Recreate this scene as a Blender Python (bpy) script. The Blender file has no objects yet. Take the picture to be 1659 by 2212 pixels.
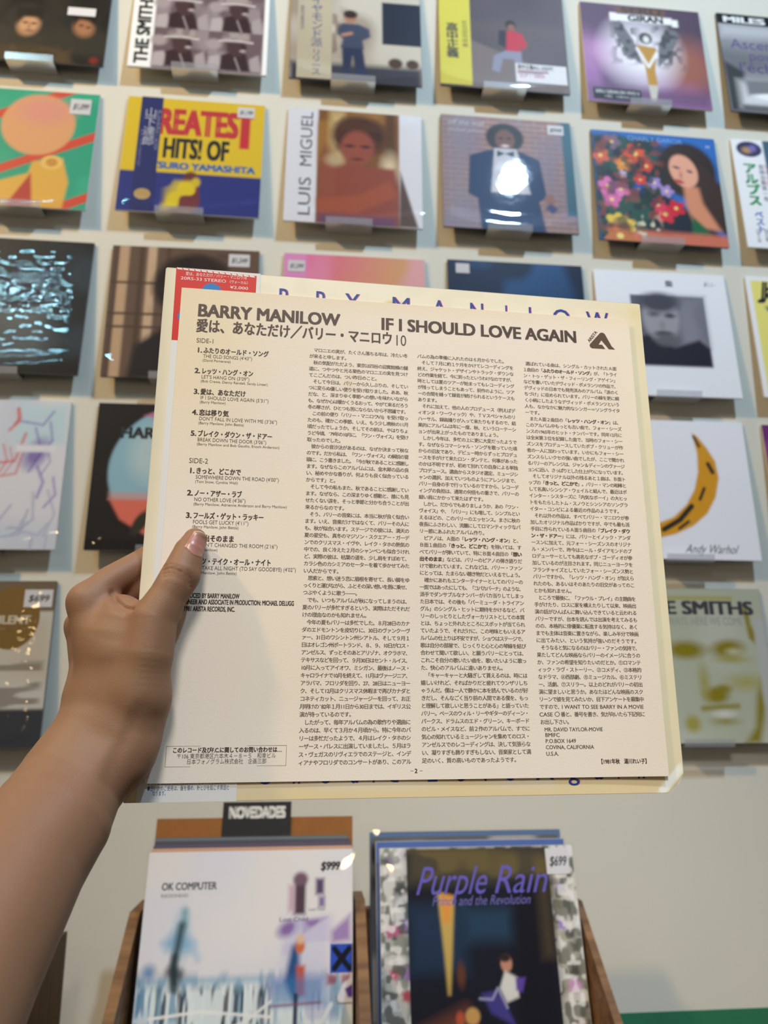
import bpy, math, random
import numpy as np
from mathutils import Matrix, Vector

# ------------------------------------------------------------------ camera
W, H, F = 1659, 2212, 1600.0
YAW, PIT, ROL = .0906, .2134, .0024
CAM = np.array([-.066, -1.5159, 1.4909])
def cam_axes():
    cy, sy, cp, sp, cr, sr = math.cos(YAW), math.sin(YAW), math.cos(PIT), math.sin(PIT), math.cos(ROL), math.sin(ROL)
    X = np.array([cy, -sy, 0]); Y = np.array([sy, cy, 0]); Z = np.array([0, 0, 1.])
    Fw = Y*cp + Z*sp; U = -Y*sp + Z*cp
    return X*cr + U*sr, -X*sr + U*cr, Fw
RX, UP, FW = cam_axes()
SC = bpy.context.scene
COL = SC.collection
cd = bpy.data.cameras.new('camera')
cam = bpy.data.objects.new('camera', cd); COL.objects.link(cam)
cam.matrix_world = Matrix([[RX[i], UP[i], -FW[i], CAM[i]] for i in range(3)] + [[0, 0, 0, 1]])
cd.sensor_fit = 'VERTICAL'; cd.lens = 6.86; cd.sensor_height = 6.86*H/F; cd.sensor_width = 6.86*W/F
cd.clip_start = .01
cd.dof.use_dof = True; cd.dof.focus_distance = .422; cd.dof.aperture_fstop = 2.7
SC.camera = cam

# ------------------------------------------------------------------ light
wd = bpy.data.worlds.new('world'); SC.world = wd; wd.use_nodes = True
wd.node_tree.nodes['Background'].inputs[0].default_value = (.95, .93, .92, 1)
wd.node_tree.nodes['Background'].inputs[1].default_value = .10
def aim(o, target):
    d = Vector(target) - o.location
    o.rotation_euler = d.to_track_quat('-Z', 'Y').to_euler()
def area(name, loc, target, sx, sy, power, color):
    l = bpy.data.lights.new(name, 'AREA'); l.shape = 'RECTANGLE'; l.size = sx; l.size_y = sy
    l.energy = power; l.color = color
    o = bpy.data.objects.new(name, l); COL.objects.link(o); o.location = loc; aim(o, target); return o
def bulb(name, loc, target, power, color, rad=.05, ang=110):
    l = bpy.data.lights.new(name, 'SPOT'); l.energy = power; l.color = color
    l.shadow_soft_size = rad; l.spot_size = math.radians(ang); l.spot_blend = .9
    o = bpy.data.objects.new(name, l); COL.objects.link(o); o.location = loc; aim(o, target); return o
bulb('cool_spot_light', (1.11, -2.25, 4.9), (.1, 0, 2.6), 360, (.55, .78, 1.0), .07, 75)
bulb('warm_spot_light', (-2.4, -2.1, 4.4), (-.1, 0, 2.4), 320, (1, .65, .28), .11, 75)
bulb('sheet_fill_light', (-.12, -2.80, 3.40), (.24, -1.06, 1.38), 172, (1, .965, .90), .30, 38)  # unseen spot added to brighten the held sheet, narrow cone spares the lower forearm
area('cool_tube_light', (-1.62, -2.0, 3.75), (-.7, 0, 2.2), .5, .04, 7, (.36, .80, 1.0))
def pendant(x, y, z, power=3.6):
    l = bpy.data.lights.new('pendant_light', 'POINT'); l.energy = power; l.color = (1, .70, .33); l.shadow_soft_size = .04
    o = bpy.data.objects.new('pendant_light', l); COL.objects.link(o); o.location = (x, y, z)
for px_, py_, pz_ in ((-2.15, -3.0, 2.05), (-1.75, -3.2, 2.2), (-.95, -3.1, 2.75), (.25, -3.2, 1.80), (1.95, -3.0, 2.0)): pendant(px_, py_, pz_)

vs = SC.view_settings
SC.display_settings.display_device = 'sRGB'
vs.view_transform = 'Standard'; vs.look = 'None'; vs.gamma = 1.0; vs.use_curve_mapping = False
vs.exposure = 0.15

# ------------------------------------------------------------------ materials
def s2l(c):
    c = np.asarray(c, float)/255.
    return np.where(c <= .04045, c/12.92, ((c+.055)/1.055)**2.4)
def mat(name, color=(.8, .8, .8), rough=.5, spec=.5, metal=0, attr=None, coat=0, noise=None, bump=None, sss=0, trans=0):
    m = bpy.data.materials.new(name); m.use_nodes = True
    nt = m.node_tree; b = nt.nodes['Principled BSDF']
    b.inputs['Roughness'].default_value = rough; b.inputs['Specular IOR Level'].default_value = spec
    b.inputs['Metallic'].default_value = metal; b.inputs['Coat Weight'].default_value = coat
    b.inputs['Coat Roughness'].default_value = .06
    b.inputs['Base Color'].default_value = (*color, 1)
    src = None
    if attr:
        a = nt.nodes.new('ShaderNodeAttribute'); a.attribute_name = attr; src = a.outputs['Color']
    tc = nt.nodes.new('ShaderNodeTexCoord')
    if noise:
        sc_, amt, c2, stretch = noise
        mp = nt.nodes.new('ShaderNodeMapping'); mp.inputs['Scale'].default_value = stretch
        nt.links.new(tc.outputs['Object'], mp.inputs['Vector'])
        n = nt.nodes.new('ShaderNodeTexNoise'); n.inputs['Scale'].default_value = sc_; n.inputs['Detail'].default_value = 6
        nt.links.new(mp.outputs[0], n.inputs['Vector'])
        mr = nt.nodes.new('ShaderNodeMapRange'); mr.inputs[1].default_value = .35; mr.inputs[2].default_value = .65
        mr.inputs[4].default_value = amt; nt.links.new(n.outputs[0], mr.inputs[0])
        mx = nt.nodes.new('ShaderNodeMix'); mx.data_type = 'RGBA'
        nt.links.new(mr.outputs[0], mx.inputs[0])
        if src: nt.links.new(src, mx.inputs[6])
        else: mx.inputs[6].default_value = (*color, 1)
        mx.inputs[7].default_value = (*c2, 1); src = mx.outputs[2]
    if src: nt.links.new(src, b.inputs['Base Color'])
    if bump:
        bs, bd, bstr = bump
        n2 = nt.nodes.new('ShaderNodeTexNoise'); n2.inputs['Scale'].default_value = bs; n2.inputs['Detail'].default_value = 5
        nt.links.new(tc.outputs['Object'], n2.inputs['Vector'])
        bp = nt.nodes.new('ShaderNodeBump'); bp.inputs['Strength'].default_value = bstr; bp.inputs['Distance'].default_value = bd
        nt.links.new(n2.outputs[0], bp.inputs['Height']); nt.links.new(bp.outputs[0], b.inputs['Normal'])
    if sss:
        b.inputs['Subsurface Weight'].default_value = sss
        b.inputs['Subsurface Radius'].default_value = (1, .35, .2); b.inputs['Subsurface Scale'].default_value = .004
    return m
def clear_mat(name, tint=(1, 1, 1), rough=.06, gain=1.0, base=0.0, veil=0.0, bump=None):
    m = bpy.data.materials.new(name); m.use_nodes = True; nt = m.node_tree
    for n in list(nt.nodes):
        if n.type != 'OUTPUT_MATERIAL': nt.nodes.remove(n)
    out = nt.nodes['Material Output']
    t = nt.nodes.new('ShaderNodeBsdfTransparent'); t.inputs[0].default_value = (*tint, 1)
    g = nt.nodes.new('ShaderNodeBsdfGlossy'); g.inputs['Roughness'].default_value = rough
    fr = nt.nodes.new('ShaderNodeFresnel'); fr.inputs[0].default_value = 1.5
    ma = nt.nodes.new('ShaderNodeMath'); ma.operation = 'MULTIPLY_ADD'; ma.inputs[1].default_value = gain; ma.inputs[2].default_value = base
    nt.links.new(fr.outputs[0], ma.inputs[0])
    mx = nt.nodes.new('ShaderNodeMixShader'); nt.links.new(ma.outputs[0], mx.inputs[0])
    nt.links.new(t.outputs[0], mx.inputs[1]); nt.links.new(g.outputs[0], mx.inputs[2])
    last = mx
    if veil:
        d = nt.nodes.new('ShaderNodeBsdfDiffuse'); d.inputs[0].default_value = (.75, .76, .8, 1)
        m2 = nt.nodes.new('ShaderNodeMixShader'); m2.inputs[0].default_value = veil
        nt.links.new(mx.outputs[0], m2.inputs[1]); nt.links.new(d.outputs[0], m2.inputs[2]); last = m2
    if bump:
        tc = nt.nodes.new('ShaderNodeTexCoord')
        n2 = nt.nodes.new('ShaderNodeTexNoise'); n2.inputs['Scale'].default_value = bump[0]; n2.inputs['Detail'].default_value = 3
        nt.links.new(tc.outputs['Object'], n2.inputs['Vector'])
        bp = nt.nodes.new('ShaderNodeBump'); bp.inputs['Strength'].default_value = bump[2]; bp.inputs['Distance'].default_value = bump[1]
        nt.links.new(n2.outputs[0], bp.inputs['Height'])
        nt.links.new(bp.outputs[0], g.inputs['Normal'])
    nt.links.new(last.outputs[0], out.inputs[0]); return m
M = {
 'wall': mat('wall_paint', s2l((222, 218, 205)), .7, .3, noise=(3.0, .25, s2l((214, 212, 202)), (1, 1, 1)), bump=(90, .002, .12)),
 'dado': mat('green_paint', s2l((52, 126, 92)), .5, .4, noise=(4.0, .5, s2l((46, 112, 80)), (1, 1, 1)), bump=(90, .002, .12)),
 'floor': mat('floor_tile', s2l((120, 112, 104)), .4, .4, noise=(6, .6, s2l((100, 94, 88)), (1, 1, 1))),
 'wood': mat('pine_wood', s2l((136, 100, 64)), .55, .3, noise=(9, .9, s2l((94, 64, 38)), (.6, 6, 6))),
 'darkwood': mat('stained_wood', s2l((96, 70, 40)), .6, .3, noise=(9, .9, s2l((70, 48, 26)), (6, 6, .6))),
 'card': mat('brown_card', s2l((150, 98, 52)), .75, .2, noise=(30, .4, s2l((132, 86, 46)), (1, 1, 1))),
 'black': mat('black_plastic', (.012, .012, .013), .4, .5),
 'print': mat('glossy_print', attr='Col', rough=.42, spec=.14),
 'ink': mat('printing_ink', attr='Col', rough=.5, spec=.3),
 'paper': mat('uncoated_paper', attr='Col', rough=.75, spec=.2, noise=(9, .22, s2l((222, 208, 190)), (1, 1, 1)), bump=(900, .0003, .25)),
 'board': mat('card_board', s2l((214, 205, 184)), .7, .25, noise=(40, .35, s2l((196, 184, 158)), (1, 1, 1))),
 'white_board': mat('white_card', s2l((225, 224, 222)), .6, .3),
 'grey_board': mat('grey_card', s2l((96, 96, 98)), .6, .3),
 'sticker': mat('sticker_paper', s2l((226, 224, 228)), .6, .3),
 'bag': clear_mat('poly_bag', (1, 1, 1), .03, .25, .022, .004, (14, .004, .12)),
 'clip': clear_mat('frosted_acrylic', (.88, .88, .9), .22, 1.0, .02, .20),
 'skin': mat('skin', attr='Col', rough=.54, spec=.38, sss=.25, noise=(160, .16, s2l((132, 94, 68)), (1, 1, 1)), bump=(1300, .0006, .22)),
 'nail': mat('nail', attr='Col', rough=.32, spec=.55, sss=.15),
}

# ------------------------------------------------------------------ helpers
def link(name, me, m=None, parent=None, loc=None, mw=None):
    o = bpy.data.objects.new(name, me); COL.objects.link(o)
    if m is not None and me is not None and not me.materials: me.materials.append(m)
    if parent is not None: o.parent = parent
    if loc is not None: o.location = loc
    if mw is not None: o.matrix_world = mw
    return o
def tag(o, label, cat, group=None):
    o['label'] = label; o['category'] = cat
    if group: o['group'] = group
    return o
def new_mesh(name, v, f, col=None, smooth=False):
    me = bpy.data.meshes.new(name); me.from_pydata(np.asarray(v).tolist(), [], f)
    if col is not None: set_col(me, col)
    if smooth: me.polygons.foreach_set('use_smooth', np.ones(len(me.polygons), bool))
    me.update(); return me
def set_col(me, col):
    a = me.color_attributes.new('Col', 'FLOAT_COLOR', 'POINT')
    c = np.ones((len(col), 4), np.float32); c[:, :3] = col
    a.data.foreach_set('color', c.ravel())
def box(v0, v1, bev=0):
    (x0, y0, z0), (x1, y1, z1) = v0, v1
    v = [(x0,y0,z0),(x1,y0,z0),(x1,y1,z0),(x0,y1,z0),(x0,y0,z1),(x1,y0,z1),(x1,y1,z1),(x0,y1,z1)]
    f = [(0,3,2,1),(4,5,6,7),(0,1,5,4),(1,2,6,5),(2,3,7,6),(3,0,4,7)]
    return v, f
def boxes(name, bl, m, parent=None, **k):
    V, Fc = [], []
    for a, b in bl:
        v, f = box(a, b); n = len(V); V += v; Fc += [tuple(i+n for i in q) for q in f]
    return link(name, new_mesh(name, V, Fc), m, parent, **k)
def prism(poly, x0, x1):
    """polygon in (y, z) extruded along x"""
    n = len(poly); v = [(x0, y, z) for y, z in poly] + [(x1, y, z) for y, z in poly]
    f = [tuple(range(n))[::-1], tuple(range(n, 2*n))] + [(i, (i+1) % n, n+(i+1) % n, n+i) for i in range(n)]
    return v, f
def empty(name, loc=(0, 0, 0)):
    o = bpy.data.objects.new(name, None); COL.objects.link(o); o.location = loc; o.empty_display_size = .05; return o
def grid_faces(nx, ny):
    return [(j*nx+i, j*nx+i+1, (j+1)*nx+i+1, (j+1)*nx+i) for j in range(ny-1) for i in range(nx-1)]
GF = {}
def grid_mesh(name, xs, ys, zf=None, col=None, smooth=True):
    """xs left to right, ys bottom to top"""
    nx, ny = len(xs), len(ys)
    gx, gy = np.meshgrid(xs, ys); gz = np.zeros_like(gx) if zf is None else zf(gx, gy)
    v = np.stack([gx, gy, gz], -1).reshape(-1, 3).astype(np.float32)
    if (nx, ny) not in GF: GF[nx, ny] = np.array(grid_faces(nx, ny), np.int32)
    fc = GF[nx, ny]; me = bpy.data.meshes.new(name)
    me.vertices.add(len(v)); me.vertices.foreach_set('co', v.ravel())
    me.loops.add(fc.size); me.loops.foreach_set('vertex_index', fc.ravel())
    me.polygons.add(len(fc)); me.polygons.foreach_set('loop_start', np.arange(0, fc.size, 4, dtype=np.int32))
    me.polygons.foreach_set('use_smooth', np.full(len(fc), smooth, bool))
    me.update(calc_edges=True)
    if col is not None: set_col(me, col)
    return me

# ------------------------------------------------------------------ lettering: glyph outlines of the built-in font
BANK = {}; JOBS = []
ADV = {}
def ensure(chars):
    todo = [c for c in chars if c not in BANK and c not in ' \u3000']
    if not todo: return
    obs = []
    def mk(body, res):
        cu = bpy.data.curves.new('glyph', 'FONT'); cu.body = body; cu.resolution_u = res
        o = bpy.data.objects.new('glyph', cu); COL.objects.link(o); return o
    for c in todo: obs.append((c, mk(c, 2 if ord(c) > 0x2000 else 3), mk('H'+c+'H', 1)))
    ref = mk('HH', 1)
    bpy.context.view_layer.update(); dg = bpy.context.evaluated_depsgraph_get()
    def wid(o):
        b = o.evaluated_get(dg).bound_box; return b[6][0]-b[0][0]
    r = wid(ref)
    for c, o, o3 in obs:
        me = bpy.data.meshes.new_from_object(o.evaluated_get(dg))
        n = len(me.vertices); v = np.zeros(n*3, np.float32); me.vertices.foreach_get('co', v)
        BANK[c] = (v.reshape(-1, 3)[:, :2].copy(), [tuple(p.vertices) for p in me.polygons]); ADV[c] = wid(o3)-r
        bpy.data.meshes.remove(me)
    for c, o, o3 in obs:
        for q in (o, o3):
            cu = q.data; bpy.data.objects.remove(q); bpy.data.curves.remove(cu)
    cu = ref.data; bpy.data.objects.remove(ref); bpy.data.curves.remove(cu)
def text(items, name, parent, zoff=.00012, zf=None, m='ink', kind=None):
    """items: (string, x, y, cap height, colour, options) in metres on the parent's face; built at the end in one go"""
    JOBS.append((items, name, parent, zoff, zf, m, kind))
def flush_text():
    ensure(sorted({c for j in JOBS for it in j[0] for c in it[0]} | {'H', '\u5c71'}))
    cap = BANK['H'][0][:, 1].max()
    cj = BANK['\u5c71'][0]; cjadv = ADV['\u3042'] if '\u3042' in ADV else 1.0
    sp = ADV.get('n', .5)*.55
    jobs = []
    for j in JOBS:
        if j[6] == 'stuff': jobs.append(j)
        else: jobs += [([it],)+tuple(j[1:]) for it in j[0]]
    for items, name, parent, zoff, zf, m, kind in jobs:
        V, Fc, Cc = [], [], []; n = 0
        for it in items:
            s, x, y, h, c = it[:5]; o = it[5] if len(it) > 5 else {}
            sc = h/cap; flags = []; chars = []
            bold = o.get('bold', 0)
            b = False
            for ch in s:
                if ch == '\x01': b = not b; continue
                chars.append(ch); flags.append(b)
            if 'pitch' in o:                        # full-width setting: every character one cell
                half = [.5 if (ord(ch) < 0x250 and o.get('halfdigits', 1)) else 1 for ch in chars]
                adv = [o['pitch']*q for q in half]
            else:
                adv = [(ADV[ch] if ch in ADV else (cjadv if ch == '\u3000' else sp))*sc + o.get('track', 0) for ch in chars]
            tot = sum(adv); sx = 1.0; k = 1.0
            if 'w' in o:
                if 'pitch' in o or o.get('spread'): k = o['w']/tot
                else: k = sx = o['w']/tot
            ca, sa = math.cos(o.get('rot', 0)), math.sin(o.get('rot', 0))
            if o.get('vertical'): penx, peny = 0., 0.
            pen = 0.; start = 0.
            if o.get('align') == 'c': start = -tot*k/2
            if o.get('align') == 'r': start = -tot*k
            for i, (ch, a) in enumerate(zip(chars, adv)):
                if ch in BANK:
                    gv, gf = BANK[ch]
                    if 'pitch' in o and ADV.get(ch, 0) > 0:
                        offx = (a*k-ADV[ch]*sc)/2
                    else: offx = 0
                    reps = [(0, 0)]
                    bw = bold if not flags[i] else max(bold, .05)
                    if kind == 'stuff' and not bw: reps = [(-.016, 0), (.016, 0)]
                    if bw: reps = [(-bw, -bw*.5), (bw, -bw*.5), (-bw, bw*.5), (bw, bw*.5)]
                    for ri, (dx, dy) in enumerate(reps):
                        lx = (gv[:, 0]+dx)*sc*sx; ly = (gv[:, 1]+dy)*sc
                        lx = lx+ly*o.get('shear', 0)
                        if o.get('vertical'):
                            px_ = lx-ADV[ch]*sc*sx/2; py_ = ly-pen-h
                        else:
                            px_ = lx+start+pen+offx; py_ = ly
                        X = x+px_*ca-py_*sa; Y = y+px_*sa+py_*ca
                        Z = np.full(len(X), zoff+1e-6*ri) if zf is None else zf(X, Y)+zoff+1e-6*ri
                        V.append(np.stack([X, Y, Z], 1)); Fc += [tuple(q+n for q in p) for p in gf]
                        Cc.append(np.tile(s2l(c), (len(X), 1))); n += len(X)
                pen += (o['pitch'] if o.get('vertical') else a*k)
        if not V: continue
        me = new_mesh(name, np.concatenate(V), Fc, np.concatenate(Cc))
        ob = link(name, me, M[m], parent)
        if kind: ob['kind'] = kind

# ------------------------------------------------------------------ printed artwork, painted per vertex
GAIN = 1.12
class Art:
    def __init__(s, n, bg, seed=1):
        s.n = n; q = (np.arange(n))/(n-1.); s.X, s.Y = np.meshgrid(q, q); s.rng = np.random.RandomState(seed)
        s.a = np.empty((n, n, 3)); s.a[:] = s2l(bg); s.px = 1.2/n
    def mix(s, m, c, al=1.0):
        m = np.clip(m, 0, 1)[..., None]*al; s.a = s.a*(1-m)+s2l(c)*m; return s
    def R(s, x0, y0, x1, y1, c, so=None, al=1):
        so = so or s.px
        d = np.minimum(np.minimum(s.X-x0, x1-s.X), np.minimum(s.Y-y0, y1-s.Y)); return s.mix(d/so+.5, c, al)
    def E(s, x, y, rx, ry, c, so=None, rot=0, al=1):
        so = so or s.px; ca, sa = math.cos(rot), math.sin(rot)
        u = (s.X-x)*ca+(s.Y-y)*sa; v = -(s.X-x)*sa+(s.Y-y)*ca
        d = (1-np.sqrt((u/rx)**2+(v/ry)**2))*min(rx, ry); return s.mix(d/so+.5, c, al)
    def P(s, pts, c, so=None, al=1):
        so = so or s.px; ins = np.zeros(s.X.shape, bool); dm = np.full(s.X.shape, 9.)
        for (x0, y0), (x1, y1) in zip(pts, pts[1:]+pts[:1]):
            cond = ((y0 > s.Y) != (y1 > s.Y))
            ins ^= cond & (s.X < (x1-x0)*(s.Y-y0)/((y1-y0) if y1 != y0 else 1e-9)+x0)
            l2 = (x1-x0)**2+(y1-y0)**2+1e-12
            t = np.clip(((s.X-x0)*(x1-x0)+(s.Y-y0)*(y1-y0))/l2, 0, 1)
            dm = np.minimum(dm, np.hypot(s.X-x0-t*(x1-x0), s.Y-y0-t*(y1-y0)))
        return s.mix(np.where(ins, dm, -dm)/so+.5, c, al)
    def L(s, pts, w, c, so=None, al=1):
        so = so or s.px; dm = np.full(s.X.shape, 9.)
        for (x0, y0), (x1, y1) in zip(pts[:-1], pts[1:]):
            l2 = (x1-x0)**2+(y1-y0)**2+1e-12
            t = np.clip(((s.X-x0)*(x1-x0)+(s.Y-y0)*(y1-y0))/l2, 0, 1)
            dm = np.minimum(dm, np.hypot(s.X-x0-t*(x1-x0), s.Y-y0-t*(y1-y0)))
        return s.mix((w/2-dm)/so+.5, c, al)
    def G(s, c0, c1, ang=90, al=1):
        a = math.radians(ang); t = s.X*math.cos(a)+s.Y*math.sin(a); t = (t-t.min())/(t.max()-t.min())
        s.a = s.a*(1-al)+al*(s2l(c0)*(1-t[..., None])+s2l(c1)*t[..., None]); return s
    def field(s, k, ky=None):
        ky = ky or k; g = s.rng.rand(ky+2, k+2)
        u = s.X*k; v = s.Y*ky; i = u.astype(int); j = v.astype(int); a = u-i; b = v-j
        a = a*a*(3-2*a); b = b*b*(3-2*b)
        return (g[j, i]*(1-a)+g[j, i+1]*a)*(1-b)+(g[j+1, i]*(1-a)+g[j+1, i+1]*a)*b
    def N(s, k, c, th=.5, so=.15, al=1, ky=None, box=None):
        m = np.clip((s.field(k, ky)-th)/so+.5, 0, 1)
        if box:
            x0, y0, x1, y1, bs = box
            m = m*np.clip(np.minimum(np.minimum(s.X-x0, x1-s.X), np.minimum(s.Y-y0, y1-s.Y))/bs+.5, 0, 1)
        return s.mix(m, c, al)
    def out(s):
        return np.clip(s.a[::-1]*GAIN, 0, .92).reshape(-1, 3)
def portrait(a, x, y, r, skin, hair, cloth, hr=1.25, soft=.03):
    """a plain head and shoulders"""
    a.E(x, y-.1*r, r*hr, r*1.35*hr, hair, soft)
    a.P([(x-2.3*r, y+4*r), (x-2.0*r, y+1.9*r), (x-.5*r, y+1.2*r), (x+.5*r, y+1.2*r), (x+2.0*r, y+1.9*r), (x+2.3*r, y+4*r)], cloth, soft)
    a.R(x-.35*r, y+.6*r, x+.35*r, y+1.5*r, skin, soft)
    a.E(x, y+.15*r, .82*r, 1.05*r, skin, soft)
    d = tuple(int(q*.62) for q in skin)
    a.E(x-.32*r, y, .17*r, .08*r, d, soft*.6).E(x+.32*r, y, .17*r, .08*r, d, soft*.6).E(x, y+.3*r, .1*r, .16*r, d, soft, al=.5).E(x, y+.68*r, .24*r, .07*r, d, soft*.6)

# ------------------------------------------------------------------ room
wall = boxes('wall_back', [((-4, 0, .865), (4, .12, 5.2))], M['wall']); wall['kind'] = 'structure'
dado = boxes('dado', [((-4, -.0015, 0), (4, .12, .865))], M['dado'], wall)
dado['label'] = 'green painted lower wall'
fl = boxes('floor', [((-4, -5, -.1), (4, .12, 0))], M['floor']); fl['kind'] = 'structure'

# ------------------------------------------------------------------ wall sleeves
TILT = math.atan2(.024, .315)
def face_matrix(x, y, z, tilt, roll=0):
    """local x right, local y up along the face, local z out of the face towards the room"""
    ct, st = math.cos(tilt), math.sin(tilt)
    up = Vector((0, st, ct)); out = Vector((0, -ct, st)); rt = Vector((1, 0, 0))
    m = Matrix(((rt.x, up.x, out.x, x), (rt.y, up.y, out.y, y), (rt.z, up.z, out.z, z), (0, 0, 0, 1)))
    return m @ Matrix.Rotation(roll, 4, 'Z')
NART = 112
def sleeve_body(s, t, m):
    h = s/2; e = .0012
    v = []
    for z in (-t, 0):
        v += [(-h+e, 0, z), (h-e, 0, z), (h, e, z), (h, s-e, z), (h-e, s, z), (-h+e, s, z), (-h, s-e, z), (-h, e, z)]
    f = [tuple(range(8))[::-1], tuple(range(8, 16))] + [(i, (i+1) % 8, 8+(i+1) % 8, 8+i) for i in range(8)]
    return new_mesh('record_sleeve', v, f)
BAGN = 46
def bag_mesh(s, seed, amp, sag):
    amp = amp*.3 if amp < .0009 else amp*.42
    r = np.random.RandomState(seed); K = [((r.uniform(-45, 45), r.choice([-1, 1])*r.uniform(180, 520)) if amp >= .0003 else (r.uniform(-60, 60), r.uniform(-60, 60))) + (r.uniform(0, 6.3), r.uniform(.3, 1)) for _ in range(9)]
    h = s/2+.0035; nb_ = 110 if amp >= .0003 else BAGN; xs = np.linspace(-h, h, nb_//2); ys = np.linspace(-.003, s+.004, nb_)
    def zf(x, y):
        w = sum(a*np.sin(kx*x+ky*y+p+1.3*np.sin(.4*ky*x-.5*kx*y)) for kx, ky, p, a in K)/4
        edge = np.clip(np.minimum(h-np.abs(x), np.minimum(y+.003, s+.004-y))/.03, 0, 1)
        low = np.exp(-((y-.012-.03*(x/h)**2)/.016)**2)
        return .0016+edge*(amp*(w+1.1)+.0006)+sag*low*np.clip((h-np.abs(x))/.03, 0, 1)
    return grid_mesh('plastic_bag', xs, ys, zf)
BOT = {}
def sleeve(x, zc, roll, s, art, label, y=-.018, tilt=TILT, t=.0042, board='board', txt=(), stickers=(), bag=None, bands=(), group=None, name='record_sleeve'):
    """x, zc: centre of the face; y: depth of the face's centre"""
    by = y-math.sin(tilt)*s/2; bz = zc-math.cos(tilt)*s/2
    root = link(name, sleeve_body(s, t, M[board]), M[board])
    mw = face_matrix(x, y, zc, tilt, roll) @ Matrix.Translation((0, -s/2, 0))
    root.matrix_world = mw; tag(root, label, 'record sleeve', group); BOT[round(x, 4), round(zc, 4)] = bz
    if art is not None:
        n = art.n; q = np.linspace(-s/2+.0006, s/2-.0006, n)
        link('cover_print', grid_mesh('cover_print', q, np.linspace(.0006, s-.0006, n), lambda a, b: a*0+.00015, art.out()), M['print'], root)
    def conv(items):
        out = []
        for it in items:
            o = dict(it[5]) if len(it) > 5 else {}
            for k in ('w', 'pitch', 'track'):
                if k in o: o[k] = o[k]*s
            out.append((it[0], (it[1]-.5)*s, (1-it[2])*s, it[3]*s, it[4], o))
        return out
    for bx0, by0, bx1, by1, bc, bt in bands:
        v, f = box(((bx0-.5)*s, (1-by1)*s, .0002), ((bx1-.5)*s, (1-by0)*s, .0007))
        b = link('side_strip', new_mesh('side_strip', v, f, np.tile(s2l(bc)*GAIN, (8, 1))), M['print'], root)
        if bt: text(conv(bt), 'lettering', b, .0008)
    if txt: text(conv(txt), 'lettering', root, .00028)
    for sx0, sy0, sx1, sy1, st in stickers:
        v, f = box(((sx0-.5)*s, (1-sy1)*s, .0003), ((sx1-.5)*s, (1-sy0)*s, .0009))
        b = link('price_sticker', new_mesh('price_sticker', v, f), M['sticker'], root)
        if st:
            hh = (sy1-sy0)*.36
            text(conv([(st, (sx0+sx1)/2, (sy0+sy1)/2+hh*.5, hh, (50, 50, 62), dict(w=(sx1-sx0)*.74, align='c', shear=.2, bold=.02)),]), 'lettering', b, .001)
    if bag:
        link('plastic_bag', bag_mesh(s, *bag), M['bag'], root)
    return root

INKD = (40, 38, 42)
XC = [-.7335, -.3661, 0., .3606, .7205, 1.083]
def A(bg, seed=1, n=NART): return Art(n, bg, seed)

# --- top row
a = A((34, 33, 32), 3); a.N(5, (52, 50, 44), .5, .4)
a.E(.42, .60, .15, .13, (46, 46, 46), .05).E(.80, .58, .14, .12, (40, 40, 42), .05)
a.E(.44, .665, .075, .095, (190, 146, 110), .05, .2).E(.83, .655, .07, .085, (158, 112, 80), .05, -.3).E(.17, .85, .05, .08, (196, 150, 112), .04)
a.E(.415, .645, .018, .010, (74, 50, 40), .015).E(.475, .65, .018, .010, (74, 50, 40), .015).E(.445, .68, .012, .03, (160, 118, 90), .02).E(.81, .635, .016, .010, (64, 44, 36), .015).E(.862, .65, .014, .010, (64, 44, 36), .015).P([(.34, .50), (.54, .50), (.53, .62), (.49, .59), (.40, .59), (.355, .66)], (36, 34, 32), .03).P([(.74, .48), (.92, .48), (.91, .62), (.86, .585), (.79, .575), (.755, .64)], (32, 30, 28), .03).E(.45, .72, .03, .01, (120, 76, 60), .02)
a.P([(.2, 1), (.26, .87), (.5, .84), (.75, .93), (.8, 1)], (66, 56, 42), .05).N(14, (84, 70, 50), .6, .2, .6, box=(.22, .86, .76, 1, .05)).E(.93, .955, .03, .03, (120, 44, 38), .03)
sleeve(XC[0], 2.9946, 0, .315, a, 'dark sleeve with faces in olive shadow, cut by the left frame edge, top row', board='grey_board', stickers=[(.70, .47, .90, .545, '')])
a = A((238, 238, 236), 4)
a.R(.165, -.1, .965, 1.1, (122, 104, 112))
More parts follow.
